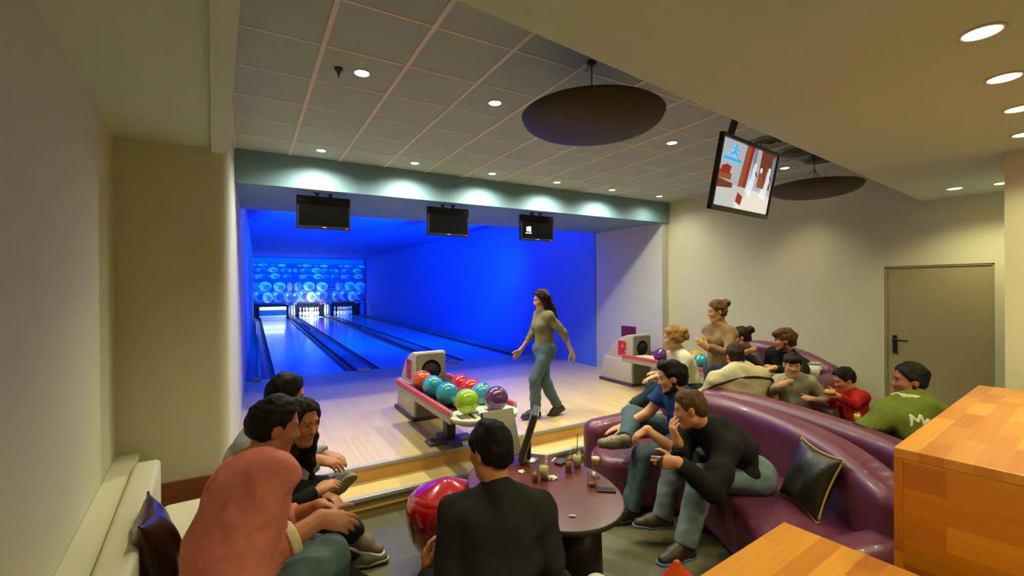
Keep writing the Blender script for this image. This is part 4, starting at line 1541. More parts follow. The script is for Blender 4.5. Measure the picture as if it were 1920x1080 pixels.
class Body:
    """pose of one person, all points in room metres"""

    def __init__(s, S, pel, neck, face, hips_face=None, bow=0.03, head_f=None, head_off=(0.05, 0.0), head_tilt=0.0,
                 female=False, build=1.0, armL=None, armR=None, legL=None, legR=None, hs=1.0, side_tilt=0.0, sh_drop=0.05, ls=1.0):
        s.S, s.female, s.w, s.hs = S, female, build, hs * S ** 0.4
        s.wl = build * (0.84 if female else 1.0)
        s.pel = V(pel)
        up = (V(neck) - s.pel).normalized()
        s.neck = s.pel + up * 0.50 * S
        s.up = up
        f = V(face); f.z = 0; f.normalize()
        s.f = (f - up * f.dot(up)).normalized()
        s.r = s.f.cross(up).normalized()
        hf = V(hips_face) if hips_face else f
        hf = V((hf[0], hf[1], 0)).normalized()
        s.hf = hf
        s.hr = hf.cross(UP).normalized()
        s.mid = (s.pel + s.neck) * 0.5 - s.f * bow * S
        s.chest = s.neck - up * 0.14 * S - s.f * bow * 0.5 * S
        sw = (0.178 if not female else 0.155) * S * build ** 0.5
        s.sh = {'L': s.neck - up * sh_drop * S - s.r * sw, 'R': s.neck - up * sh_drop * S + s.r * sw}
        hw = 0.088 * S
        s.hip = {'L': s.pel - s.hr * hw, 'R': s.pel + s.hr * hw}
        # head
        h = V(head_f) if head_f is not None else s.f
        h = V((h[0], h[1], 0)).normalized()
        hr = h.cross(UP).normalized()
        hu = (UP * math.cos(head_tilt) + h * math.sin(head_tilt)).normalized()     # positive tilt = looking down
        s.hfw = hr.cross(hu).normalized() * -1.0
        if s.hfw.dot(h) < 0:
            s.hfw = -s.hfw
        hu = (hu + hr * math.sin(side_tilt)).normalized()
        s.hr_ = s.hfw.cross(hu).normalized()
        s.hu = hu
        s.head = s.neck + (up * 0.5 + UP * 0.5).normalized() * 0.165 * S + V(face).normalized() * head_off[0] * S + s.r * head_off[1] * S
        s.el, s.wr, s.hd = {}, {}, {}
        for k, spec in (('L', armL), ('R', armR)):
            sg = -1 if k == 'L' else 1
            if spec is None:
                spec = dict(w=s.sh[k] - UP * 0.5 + s.r * sg * 0.08, h=-s.f)
            e, w = bone2(s.sh[k], spec['w'], 0.29 * S, 0.255 * S, spec.get('h', s.r * sg - UP * 0.5))
            s.el[k], s.wr[k] = e, w
            hd = V(spec['hd']).normalized() if 'hd' in spec else (w - e).normalized()
            s.hd[k] = (hd, V(spec.get('pn', -UP)), spec.get('curl', 0.55))
        s.kn, s.an, s.toe = {}, {}, {}
        for k, spec in (('L', legL), ('R', legR)):
            sg = -1 if k == 'L' else 1
            if spec is None:
                spec = dict(a=s.hip[k] + s.hf * 0.40 - UP * 0.42, h=s.hf + UP)
            kn, an = bone2(s.hip[k], spec['a'], 0.42 * S * ls, 0.41 * S * ls, spec.get('h', s.hf + UP))
            s.kn[k], s.an[k] = kn, an
            s.toe[k] = (V(spec.get('t', s.hf)).normalized(), V(spec.get('tu', UP)).normalized())

    # -------- shapes shared by the body and the clothes
    def torso(s, F, g=0.0, neck=True, hem=None):
        S, w = s.S, s.w
        fem = s.female
        c = [] if hem is None else [hem]
        F.cone(s.pel + s.up * 0.02, s.mid, (0.128 if not fem else 0.130) * S * w, (0.128 if not fem else 0.110) * S * w, flat=(s.f, 0.74), g=g, cuts=c, k=0.05)
        F.cone(s.mid, s.chest + s.up * 0.02 * S, 0.128 * S * w if not fem else 0.112 * S * w, (0.152 if not fem else 0.132) * S * w, flat=(s.f, 0.70), g=g, cuts=c, k=0.05)
        for k in 'LR':
            sg = -1 if k == 'L' else 1
            F.cone(s.chest + s.r * sg * 0.06 * S, s.sh[k] - s.r * sg * 0.02 * S, 0.085 * S * w, 0.058 * S * s.wl, g=g, k=0.05)
            F.cone(s.neck + s.up * 0.015 * S, s.sh[k] - s.up * 0.005, 0.052 * S, 0.050 * S, g=g, k=0.04)
            if fem:
                F.ell(s.chest + s.f * 0.075 * S + s.r * sg * 0.066 * S - s.up * 0.045 * S, (s.f, s.r, s.up), (0.062 * S, 0.062 * S, 0.062 * S), g=g, k=0.04)

    def seat(s, F, g=0.0):
        S, w = s.S, s.w
        for k in 'LR':
            F.cone(s.hip[k], s.hip[k] + (s.pel - s.hip[k]) * 0.6, 0.105 * S * w, 0.105 * S * w, g=g, k=0.05)

    def leg(s, F, k, g=0.0, cuts=(), upto=1.0):
        S, w = s.S, s.w
        F.cone(s.hip[k], s.kn[k], 0.092 * S * w, 0.060 * S * w, g=g, k=0.03)
        a = s.an[k] + (s.kn[k] - s.an[k]) * (1 - upto)
        F.cone(s.kn[k], a, 0.058 * S * w, 0.040 * S * w, g=g, cuts=cuts, k=0.03)
        sh = (s.an[k] - s.kn[k]).normalized()
        back = (-s.toe[k][0] + sh * sh.dot(s.toe[k][0])).normalized()
        F.cone(s.kn[k] + sh * 0.07 * S + back * 0.014, s.kn[k] + sh * 0.22 * S + back * 0.012, 0.050 * S * w, 0.042 * S * w, g=g, k=0.03)

    def upper(s, F, k, g=0.0, t=1.0, cuts=()):
        S, w = s.S, s.w
        e = s.sh[k] + (s.el[k] - s.sh[k]) * t
        r2 = (0.054 + (0.041 - 0.054) * t)
        F.cone(s.sh[k], e, 0.056 * S * s.wl, r2 * S * s.wl, g=g, cuts=cuts, k=0.03)

    def fore(s, F, k, g=0.0, t=1.0, cuts=()):
        S, w = s.S, s.w
        e = s.el[k] + (s.wr[k] - s.el[k]) * t
        F.cone(s.el[k], e, 0.041 * S * s.wl, (0.041 + (0.028 - 0.041) * t) * S * s.wl, g=g, cuts=cuts, k=0.02)

    def hand(s, F, k):
        S = s.S * 1.0
        hd, pn, curl = s.hd[k]
        pn = (pn - hd * pn.dot(hd))
        pn = pn.normalized() if pn.length > 1e-4 else hd.cross(UP).normalized()
        side = hd.cross(pn).normalized()
        # thumb side: palm down and pointing forward, the left hand's thumb is on its right
        if k == 'L':
            side = -side
        w = s.wr[k]
        F.cone(w - hd * 0.015, w + hd * 0.03 * S, 0.027 * S, 0.028 * S, flat=(pn, 0.75), k=0.02)
        F.ell(w + hd * 0.055 * S, (hd, side, pn), (0.052 * S, 0.041 * S, 0.018 * S), k=0.018)
        for q, (o, ln, rr) in enumerate(((0.030, 0.072, 0.0090), (0.010, 0.080, 0.0094), (-0.010, 0.074, 0.0090), (-0.029, 0.058, 0.0080))):
            p = w + hd * (0.088 - 0.006 * abs(q - 1)) * S + side * o * S
            spread = side * (o * 1.6)
            d = (hd + spread).normalized()
            ang = curl * (0.75 + 0.12 * q)
            for sgm in range(3):
                a = ang * (0.8 if sgm == 0 else 1.0)
                d = (d * math.cos(a) + pn * math.sin(a)).normalized()
                # next bend turns about the knuckle
                nx = p + d * ln * (0.44, 0.32, 0.26)[sgm] * S
                F.cone(p, nx, rr * (1.06 - 0.1 * sgm) * S, rr * (0.98 - 0.1 * sgm) * S, k=0.005)
                p = nx
        p = w + hd * 0.025 * S + side * 0.026 * S + pn * 0.004
        d = (hd * 0.62 + side * 0.72 + pn * 0.30 * (0.4 + curl)).normalized()
        for sgm, ln in enumerate((0.042, 0.034, 0.028)):
            nx = p + d * ln * S
            F.cone(p, nx, (0.0125, 0.0105, 0.0095)[sgm] * S, (0.0108, 0.0098, 0.0085)[sgm] * S, k=0.008)
            p = nx
            d = (d + hd * 0.35 - side * 0.25 * curl + pn * 0.2 * curl).normalized()

    def hp(s, f=0.0, u=0.0, r=0.0):
        h = s.hs
        return s.head + (s.hfw * f + s.hu * u + s.hr_ * r) * h

    def headshape(s, F, g=0.0):
        h = s.hs
        ax = (s.hfw, s.hr_, s.hu)
        fem = s.female
        F.ell(s.hp(-0.012, 0.032), ax, (0.096 * h, 0.075 * h, 0.090 * h), g=g, k=0.02)
        F.ell(s.hp(0.026, -0.036), ax, (0.064 * h, 0.060 * h, 0.084 * h), g=g, k=0.03)
        for r in (-1, 1):
            F.cone(s.hp(0.006, -0.070, 0.044 * r), s.hp(0.062, -0.104, 0.014 * r), 0.024 * h, 0.020 * h, g=g, k=0.03)
            F.ell(s.hp(0.060, -0.022, 0.036 * r), ax, (0.026 * h, 0.022 * h, 0.022 * h), g=g, k=0.03)

    def face(s, F):
        h = s.hs
        ax = (s.hfw, s.hr_, s.hu)
        fem = s.female
        # brow, sockets, nose, lips, chin, ears
        F.cone(s.hp(0.078, 0.030, -0.034), s.hp(0.078, 0.030, 0.034), 0.011 * h, 0.011 * h, k=0.02)
        for r in (-1, 1):
            F.ell(s.hp(0.096, 0.010, 0.031 * r), ax, (0.016 * h, 0.019 * h, 0.013 * h), k=0.012, op='s')
        F.cone(s.hp(0.084, 0.016), s.hp(0.107, -0.028), 0.008 * h, 0.0125 * h, k=0.014)
        for r in (-1, 1):
            F.ell(s.hp(0.094, -0.031, 0.013 * r), ax, (0.012 * h, 0.009 * h, 0.008 * h), k=0.01)
        F.cone(s.hp(0.083, -0.058, -0.016), s.hp(0.083, -0.058, 0.016), 0.010 * h, 0.010 * h, k=0.012)
        F.cone(s.hp(0.081, -0.071, -0.010), s.hp(0.081, -0.071, 0.010), 0.010 * h, 0.010 * h, k=0.012)
        F.ell(s.hp(0.074, -0.100), ax, (0.018 * h, 0.020 * h, 0.016 * h), k=0.02)
        for r in (-1, 1):
            F.ell(s.hp(-0.004, -0.006, 0.077 * r), ((s.hfw + s.hr_ * 0.35 * -r).normalized(), (s.hr_ + s.hfw * 0.35 * r).normalized(), s.hu), (0.020 * h, 0.009 * h, 0.032 * h), k=0.006)


HAIRLINE_N, HAIRLINE_D = (0.832, -0.555), 0.0333


def make_hair(b, kind, F, vol=0.014, seed=0):
    h = b.hs
    ax = (b.hfw, b.hr_, b.hu)

    def pl(f, u, nf, nu, nr=0.0, r=0.0):
        return (b.hp(f, u, r), (b.hfw * nf + b.hu * nu + b.hr_ * nr))
    front = pl(0.070, 0.085, 0.90, -0.43)
    nape = pl(-0.06, -0.062, 0.15, -1.0)
    if kind == 'cap':
        return
    cuts = [front, nape]
    lat = 0.45 if kind in ('short', 'quiff', 'fringe') else 1.0
    F.ell(b.hp(-0.014, 0.034), ax, (0.097 * h + vol, 0.077 * h + vol * lat, 0.092 * h + vol), cuts=cuts, k=0.012)
    # lower back of the head
    F.ell(b.hp(-0.045, -0.012), ax, (0.062 * h, 0.064 * h, 0.070 * h), g=vol * 0.7 * lat, cuts=cuts, k=0.02)
    if kind in ('short', 'quiff', 'fringe', 'bun'):
        for r in (-1, 1):
            F.ell(b.hp(0.004, -0.014, 0.088 * r), ax, (0.025 * h, 0.030 * h, 0.036 * h), k=0.008, op='s')
    if kind == 'fringe':
        F.ell(b.hp(0.045, 0.072), ax, (0.060 * h, 0.070 * h, 0.038 * h), g=vol * 0.5, k=0.02)
    if kind == 'quiff':
        F.cone(b.hp(0.05, 0.105, -0.03), b.hp(0.05, 0.105, 0.03), 0.036 * h, 0.036 * h, k=0.03)
    if kind in ('bun', 'messybun'):
        F.ell(b.hp(-0.122, 0.068), ax, (0.054 * h, 0.056 * h, 0.052 * h), k=0.02)
        if kind == 'messybun':
            F.ell(b.hp(-0.15, 0.0), ax, (0.035 * h, 0.05 * h, 0.045 * h), k=0.03)
            F.ell(b.hp(-0.03, 0.09), ax, (0.075 * h, 0.07 * h, 0.05 * h), k=0.03)
    if kind == 'long':
        for r in (-1, 0, 1):
            F.cone(b.hp(-0.05, 0.0, 0.055 * r), b.hp(-0.085, -0.16, 0.06 * r), 0.050 * h, 0.052 * h, k=0.04)
            F.cone(b.hp(-0.085, -0.16, 0.06 * r), b.hp(-0.10, -0.34, 0.055 * r), 0.050 * h, 0.034 * h, k=0.04)
        for r in (-1, 1):
            F.cone(b.hp(0.01, 0.05, 0.068 * r), b.hp(-0.02, -0.13, 0.082 * r), 0.030 * h, 0.034 * h, k=0.03)
    if kind == 'longfront':
        for r in (-1, 1):
            F.cone(b.hp(0.02, 0.06, 0.066 * r), b.hp(0.0, -0.10, 0.080 * r), 0.030 * h, 0.036 * h, k=0.03)
            F.cone(b.hp(0.0, -0.10, 0.080 * r), b.hp(0.03, -0.34, 0.085 * r), 0.038 * h, 0.034 * h, k=0.03)
        for r in (-1, 0, 1):
            F.cone(b.hp(-0.05, 0.0, 0.055 * r), b.hp(-0.08, -0.30, 0.07 * r), 0.055 * h, 0.050 * h, k=0.04)


def shoe(parent, b, k, m, msole, laces=None, name='shoe'):
    S = b.S
    t, tu = b.toe[k]
    t = (t - tu * t.dot(tu)).normalized()
    sd = t.cross(tu).normalized()
    a = b.an[k]
    base = a - tu * 0.082 * S
    F = Field(0.03)
    cut = (base + tu * 0.016, -tu)
    F.cone(a + tu * 0.015, base - t * 0.025 * S + tu * 0.045, 0.046 * S, 0.040 * S, cuts=[cut], k=0.03)
    F.cone(base - t * 0.035 * S + tu * 0.035, base + t * 0.08 * S + tu * 0.036, 0.040 * S, 0.046 * S, cuts=[cut], k=0.03)
    F.cone(base + t * 0.08 * S + tu * 0.034, base + t * 0.165 * S + tu * 0.026, 0.046 * S, 0.034 * S, cuts=[cut], k=0.03)
    F.cone(a + t * 0.02, base + t * 0.09 * S + tu * 0.055, 0.036 * S, 0.032 * S, cuts=[cut], k=0.03)
    o = fobj(name, F, 0.0075 * RS, m, parent)
    F = Field(0.02)
    c2 = [(base + tu * 0.022, tu), (base, -tu)]
    F.cone(base - t * 0.04 * S + tu * 0.01, base + t * 0.085 * S + tu * 0.01, 0.043 * S, 0.050 * S, cuts=c2, k=0.01)
    F.cone(base + t * 0.085 * S + tu * 0.01, base + t * 0.17 * S + tu * 0.01, 0.050 * S, 0.040 * S, cuts=c2, k=0.01)
    v, q = F.build(0.0065 * RS)
    link_mesh('sole', array_mesh('sole', v, q, parent_world(parent)), msole, o)
    if laces:
        F = Field(0.01)
        for i in range(4):
            p = base + t * (0.035 + 0.028 * i) * S + tu * (0.094 - 0.011 * i)
            F.cone(p - sd * 0.026, p + sd * 0.026, 0.007, 0.007, k=0.004)
        F.cone(base + t * 0.03 * S + tu * 0.098, base + t * 0.125 * S + tu * 0.060, 0.008, 0.008, k=0.004)
        v, q = F.build(0.006)
        link_mesh('laces', array_mesh('laces', v, q, parent_world(parent)), laces, o)
    return o


def person(label, b, sk, hair=None, hcol=(30, 22, 18), hvol=0.014, top=None, sleeve=2.0, topg=0.016, fold=0.006, hem=0.02,
           pants=None, pantg=0.016, pfold=0.005, shoes=None, soles=(200, 195, 180), laces=None, beard=None, res=0.0085, eyes=True, collar=None,
           inner=None, extra=None, cuffs=None, smile=False, seed=1, pants_len=1.0, hoodie=False):
    base = V((b.pel.x, b.pel.y, 0))
    p = root('person', label, 'person', base)
    res *= RS
    ms = skin(sk)
    F = Field(0.03)
    b.torso(F, -0.009)
    b.seat(F, -0.009)
    for k in 'LR':
        b.leg(F, k, -0.005)
        b.upper(F, k, -0.003)
        b.fore(F, k)
        # foot inside the shoe
        t, tu = b.toe[k]
        F.cone(b.an[k], b.an[k] - tu * 0.04 * b.S + t * 0.10 * b.S, 0.034 * b.S, 0.026 * b.S, k=0.02)
    F.cone(b.neck - b.up * 0.02, b.hp(-0.022, -0.055), 0.060 * b.S, 0.054 * b.hs, k=0.03)
    b.headshape(F)
    for k in 'LR':
        b.hand(F, k)
    b.face(F)
    fobj('body', F, res, ms, p)
    # clothes
    if pants is not None:
        F = Field(0.035)
        F.cone(b.pel + b.up * 0.0, b.pel + b.up * 0.10, 0.128 * b.S * b.w, 0.122 * b.S * b.w, flat=(b.f, 0.74), g=pantg * 0.7, k=0.05)
        b.seat(F, pantg)
        for k in 'LR':
            sh = (b.an[k] - b.kn[k]).normalized()
            b.leg(F, k, pantg, cuts=[(b.an[k] - sh * (0.0 + (1 - pants_len) * 0.4), sh)])
            # loose lower leg
            F.cone(b.kn[k] + sh * 0.1, b.an[k] - sh * 0.01, 0.050 * b.S * b.w, 0.050 * b.S * b.w, g=pantg * 0.6, cuts=[(b.an[k] - sh * (0.0 + (1 - pants_len) * 0.4), sh)], k=0.03)
        fobj('trousers', F, res * 1.15, pants, p, pfold, 26, seed)
    if top is not None:
        F = Field(0.035)
        hu_ = (b.up + UP).normalized()
        b.torso(F, topg, hem=(b.pel - hu_ * (hem + 0.02), -hu_))
        F.cone(b.pel - hu_ * hem * 0.6, b.pel + b.up * 0.14, (0.128 if not b.female else 0.134) * b.S * b.w, 0.126 * b.S * b.w, flat=(b.f, 0.76), g=topg, k=0.05, cuts=[(b.pel - hu_ * (hem + 0.02), -hu_)])
        for k in 'LR':
            st = sleeve if not isinstance(sleeve, dict) else sleeve[k]
            if st <= 1.0:
                e = b.sh[k] + (b.el[k] - b.sh[k]) * st
                d = (b.el[k] - b.sh[k]).normalized()
                b.upper(F, k, topg + 0.004, st, [(e, d)])
            else:
                b.upper(F, k, topg)
                t = st - 1.0
                e = b.el[k] + (b.wr[k] - b.el[k]) * t
                d = (b.wr[k] - b.el[k]).normalized()
                b.fore(F, k, topg * 0.85, t, [(e, d)])
        F.cone(b.neck - b.up * 0.03, b.neck + b.up * 0.020 + b.f * 0.01, 0.078 * b.S, 0.064 * b.S, k=0.03, cuts=[(b.neck + b.up * 0.030, b.up)])
        tp = fobj('shirt' if not hoodie else 'jacket', F, res * 1.1, top, p, fold, 20, seed + 5)
        if collar is not None:
            F = Field(0.01)
            c = b.neck + b.up * 0.020 + b.f * 0.01
            n = 20
            hd_ = 0.022 if hoodie else 0.0
            c = c + b.up * hd_
            P = [c + b.r * math.cos(2 * PI * i / n) * (0.070 + hd_) * b.S + b.f * math.sin(2 * PI * i / n) * (0.066 + hd_) * b.S + b.up * (0.020 - 0.035 * max(0, math.sin(2 * PI * i / n))) for i in range(n + 1)]
            for a, q in zip(P[:-1], P[1:]):
                F.cone(a, q, 0.010 if not hoodie else 0.026, 0.010 if not hoodie else 0.026, k=0.004)
            v, q = F.build(0.007)
            link_mesh('collar', array_mesh('collar', v, q, parent_world(p)), collar, p)
        if cuffs is not None:
            for k, (mm, t0, t1) in cuffs.items():
                F = Field(0.01)
                a = b.el[k] + (b.wr[k] - b.el[k]) * t0
                e = b.el[k] + (b.wr[k] - b.el[k]) * t1
                d = (b.wr[k] - b.el[k]).normalized()
                F.cone(a, e, 0.041 * b.S + topg + 0.003, 0.039 * b.S + topg + 0.003, k=0.01, cuts=[(e, d), (a, -d)])
                v, q = F.build(0.007)
                link_mesh('cuff', array_mesh('cuff', v, q, parent_world(p)), mm, p)
    if hair:
        F = Field(0.02)
        make_hair(b, hair, F, hvol)
        fobj('hair', F, res * 0.85, hairm(hcol), p, 0.005, 55, seed + 9)
    if beard:
        F = Field(0.02)
        h = b.hs
        for r in (-1, 1):
            F.cone(b.hp(0.002, -0.030, 0.058 * r), b.hp(0.012, -0.075, 0.044 * r), 0.016 * h, 0.026 * h, k=0.02, cuts=[(b.hp(0.035, -0.02, 0), b.hfw * 0.6 + b.hu * 0.8)])
            F.cone(b.hp(0.010, -0.075, 0.044 * r), b.hp(0.066, -0.106, 0.012 * r), 0.0285 * h, 0.024 * h, k=0.02, cuts=[(b.hp(0.03, -0.066, 0), b.hu)])
            F.cone(b.hp(0.084, -0.046, 0.004 * r), b.hp(0.078, -0.058, 0.024 * r), 0.0105 * h, 0.010 * h, k=0.01)
        fobj('beard', F, res * 0.8, hairm(beard), p, 0.002, 60, seed + 3)
    if eyes:
        h = b.hs
        for r in (-1, 1):
            bm = B()
            c = b.hp(0.0765, 0.010, 0.031 * r) - base
            add_sphere(bm, c, 0.0120 * h, 16, 0, (1, 1, 0.58))
            e = obj('eye', bm, M_EYEW, p, True)
            bm = B()
            add_sphere(bm, c + b.hfw * 0.0050 * h, 0.0082 * h, 12, 0, (1, 1, 0.80))
            obj('iris', bm, M_IRIS, e, True)
            F = Field(0.005)
            F.cone(b.hp(0.090, 0.032, 0.016 * r), b.hp(0.080, 0.034, 0.046 * r), 0.0045 * h, 0.0035 * h, k=0.003, flat=(b.hu, 0.8))
            v, q = F.build(0.0035)
            link_mesh('eyebrow', array_mesh('eyebrow', v, q, base), hairm(hcol), p)
        F = Field(0.005)
        wd_ = 0.022 if smile else 0.018
        up_ = 0.006 if smile else 0.0
        for r in (-1, 1):
            F.cone(b.hp(0.0935, -0.0635, 0), b.hp(0.086, -0.0635 + up_, wd_ * r), 0.0055 * h, 0.003 * h, k=0.004)
        v, q = F.build(0.0032)
        link_mesh('mouth', array_mesh('mouth', v, q, base), mat('lips', (150, 74, 62), 0.4) if not smile else mat('lips_smile', (176, 104, 90), 0.35), p)
    if shoes is not None:
        for k in 'LR':
            shoe(p, b, k, shoes if not isinstance(shoes, dict) else shoes[k], mat('sole_%d_%d_%d' % soles, soles, 0.6), laces)
    return p
L_, R_ = -RW, RW


def seg(d, *w):
    v = V((0, 0, 0))
    for c, q in zip(w, (RW, FW, UP)):
        v += q * c
    return v


def D(r, f, u=0.0):
    """direction: picture right, away, up"""
    return RW * r + FW * f + UP * u


# ---- 1 woman walking on the approach
pl = at(1021, 655, d=5.62)
b = Body(0.925, pl, pl + D(-0.02, 0.0, 1), D(-0.92, -0.38), head_f=D(-0.95, -0.25), head_tilt=0.25, head_off=(0.03, 0), female=True, bow=0.0,
         armL=dict(w=at(1082, 676, d=5.45), h=D(0.9, -0.2, -0.2), pn=D(-0.6, 0.6), curl=0.35),
         armR=dict(w=at(972, 664, d=5.75), h=D(0.5, 0.3, -0.8), pn=D(0.3, -0.6), curl=0.35),
         legL=dict(a=at(1004, 770, d=5.50), h=D(-0.8, -0.4), t=D(-0.9, -0.35)),
         legR=dict(a=at(1046, 762, d=5.66), h=D(-0.8, -0.4), t=D(-0.9, -0.3, -0.45), tu=D(-0.4, -0.1, 0.9)))
person('person with long dark hair walking across the bowling approach in khaki shirt and jeans', b, (196, 148, 112), 'long', (46, 26, 20), 0.016,
       cloth((128, 122, 92)), 1.35, 0.016, 0.006, 0.05, denim((84, 106, 118)), shoes=mat('shoe_dark', (50, 36, 30), 0.5), soles=(60, 44, 36), seed=11,
       collar=cloth((108, 108, 104), 'scarf'), hoodie=False)

# ---- 2 man in pink jumper on the bench
pl = V((-0.06, 2.04, 0.63))
b = Body(1.08, pl, at(492, 856, d=2.05), D(0.62, 0.72), head_f=D(0.82, 0.58), head_tilt=0.30, head_off=(0.045, 0), bow=0.06, build=1.22, sh_drop=0.06, ls=0.96,
         armR=dict(w=at(604, 972, d=1.98), h=D(-0.3, -0.4, -1.2), pn=D(0.2, 0.6, -0.6), hd=D(0.85, 0.2, -0.25), curl=0.6),
         armL=dict(w=at(602, 950, d=2.22), h=D(0.1, 0.7, -0.8), pn=D(0.2, -0.6, -0.5), hd=D(0.9, 0.0, -0.30), curl=0.6),
         legR=dict(a=V((0.30, 2.26, 0.23)), h=UP + D(0.15, 0.25), t=D(0.85, 0.4, -0.35), tu=D(0.33, 0.1, 0.93)),
         legL=dict(a=V((0.38, 2.50, 0.21)), h=UP + D(0.15, 0.25), t=D(0.85, 0.5, -0.25), tu=D(0.25, 0.1, 0.96)))
PINK = cloth((204, 116, 104), 'jumper')
person('person in a pink jumper sitting on the white bench, seen from behind, leaning forward', b, (176, 112, 78), 'short', (24, 16, 14), 0.018,
       PINK, {'R': 1.56, 'L': 1.5}, 0.024, 0.010, 0.05, denim((78, 94, 96)), shoes=mat('shoe_grey', (84, 72, 62), 0.6), laces=mat('lace_white', (222, 214, 200), 0.7), seed=2, res=0.007,
       collar=cloth((214, 204, 176), 'collar'), cuffs={'R': (cloth((206, 186, 150), 'cuff'), 0.44, 0.58)}, smile=True, pantg=0.02)

# ---- 3 woman in black beside him
pl = V((-0.08, 2.60, 0.60))
b = Body(0.98, pl, at(516, 876, d=2.42), D(0.85, 0.35), head_f=D(0.86, -0.42), head_tilt=0.22, head_off=(0.06, 0), bow=0.05, female=True,
         armR=dict(w=at(590, 925, d=2.38), h=D(-0.2, -0.6, -1), pn=D(0, 0.3, -1), curl=0.5),
         armL=dict(w=at(610, 930, d=2.62), h=D(0, 0.7, -0.8), pn=D(0, -0.3, -1), curl=0.5),
         legR=dict(a=at(665, 1000, d=2.72), h=UP + D(0.2, 0.2), t=D(0.93, -0.05, -0.25), tu=D(0.25, 0, 0.95)),
         legL=dict(a=V((0.62, 2.72, 0.10)), h=UP + D(0.3, 0.4), t=D(0.8, -0.3)))
person('smiling person with long dark hair in black between pink jumper and grey shirt', b, (186, 122, 84), 'longfront', (30, 18, 16), 0.016,
       cloth((26, 22, 24), 'jacket'), 2.0, 0.018, 0.006, 0.05, cloth((24, 22, 26), 'slacks'), shoes=mat('shoe_taupe', (104, 84, 72), 0.6), laces=mat('lace_white', (222, 214, 200), 0.7),
       soles=(210, 204, 186), seed=3, res=0.007, smile=True)

# ---- 4 man in grey shirt at the bench end
pl = V((-0.06, 3.16, 0.57))
b = Body(1.05, pl, at(508, 812, d=2.78), D(0.80, 0.55), head_f=D(0.8, 0.6), head_tilt=0.30, head_off=(0.035, 0), bow=0.06, build=1.05,
         armR=dict(w=at(596, 862, d=2.68), h=D(-0.2, -0.7, -0.8), pn=D(0.3, 0.3, -1), hd=D(0.9, 0.1, -0.2), curl=0.6),
         armL=dict(w=V((0.45, 3.25, 0.78)), h=D(0, 0.7, -0.8)),
         legR=dict(a=at(606, 915, d=2.72), h=UP * 0.6 + D(0.3, -0.6), t=D(0.74, 0.05, 0.62), tu=D(-0.52, 0.62, 0.58)),
         legL=dict(a=V((0.62, 3.20, 0.10)), h=UP + D(0.5, 0.2), t=D(0.9, 0.3)))
person('person in a light grey shirt, ankle on knee, at the far bench end', b, (190, 128, 90), 'short', (20, 15, 15), 0.020,
       cloth((150, 156, 158), 'shirt'), 1.9, 0.020, 0.007, 0.05, cloth((30, 30, 36), 'slacks'), shoes=mat('shoe_grey2', (104, 100, 84), 0.6), soles=(150, 142, 112), seed=4)

# ---- 5 man in dark grey with his back to us
pl = V((0.90, 1.69, 0.47))
b = Body(1.06, pl, at(930, 935, d=1.98), D(-0.12, 0.99), head_f=D(-0.74, 0.67), head_tilt=0.16, head_off=(0.035, -0.02), bow=0.055, build=0.90, sh_drop=0.08,
         armL=dict(w=at(800, 1078, d=2.08), h=D(0.4, -1, -0.8), pn=D(0.9, 0.2, 0.1), hd=D(-0.10, 0.35, 0.75), curl=0.7),
         armR=dict(w=at(1050, 1085, d=2.2), h=D(0.15, -1, -1)),
         legL=dict(a=V((0.92, 2.26, 0.10)), h=UP + D(-0.3, 0.5), t=D(-0.2, 1)),
         legR=dict(a=V((1.22, 2.12, 0.10)), h=UP + D(0.1, 0.6), t=D(0.2, 1)))
person('person in a dark charcoal jumper sitting with back to the camera before the table', b, (186, 118, 78), 'short', (16, 12, 12), 0.012,
       cloth((34, 31, 31), 'jumper'), 1.98, 0.024, 0.011, 0.06, denim((34, 40, 56)), shoes=mat('shoe_dark', (50, 36, 30), 0.5), seed=5, res=0.007)
stool((0.865, 1.66, 0), M_RSTOOL, 'stool under the person in charcoal at the lower picture edge', 0.5).scale = (0.85, 0.85, 0.58)

# ---- 6 man in blue t-shirt on the near sofa
pl = V((3.27, 2.66, 0.56))
b = Body(1.04, pl, at(1272, 730, d=3.66), D(-0.96, -0.10), head_f=D(-0.96, 0.22), head_tilt=0.22, head_off=(0.05, 0), bow=0.05, build=1.1,
         armR=dict(w=at(1168, 800, d=3.92), h=D(0.2, 0.5, -0.9), pn=D(0, 0, -1), hd=D(-0.95, 0, -0.22), curl=0.25),
         armL=dict(w=at(1212, 806, d=3.50), h=D(0.5, -0.6, -0.8), pn=D(-0.2, 0.2, -1), hd=D(-0.75, 0.1, -0.5), curl=0.7),
         legR=dict(a=at(1172, 824, d=3.72), h=UP * 0.5 + D(-0.3, 0.9), t=D(-0.93, 0.0, -0.06), tu=D(0.1, -0.75, 0.65)),
         legL=dict(a=at(1182, 955, d=3.66), h=UP + D(-0.6, 0.1), t=D(-0.95, -0.2)))
person('bearded person in a blue t-shirt with dark hair sitting on the near purple sofa', b, (198, 142, 104), 'quiff', (18, 14, 14), 0.018,
       cloth((28, 62, 118), 'tee'), 0.62, 0.020, 0.010, 0.05, denim((70, 88, 100)), shoes={'R': mat('shoe_pattern', (126, 118, 100), 0.5, var=0.5, vscale=60), 'L': mat('shoe_dark', (50, 36, 30), 0.5)},
       soles=(80, 66, 58), beard=(40, 26, 20), seed=6)

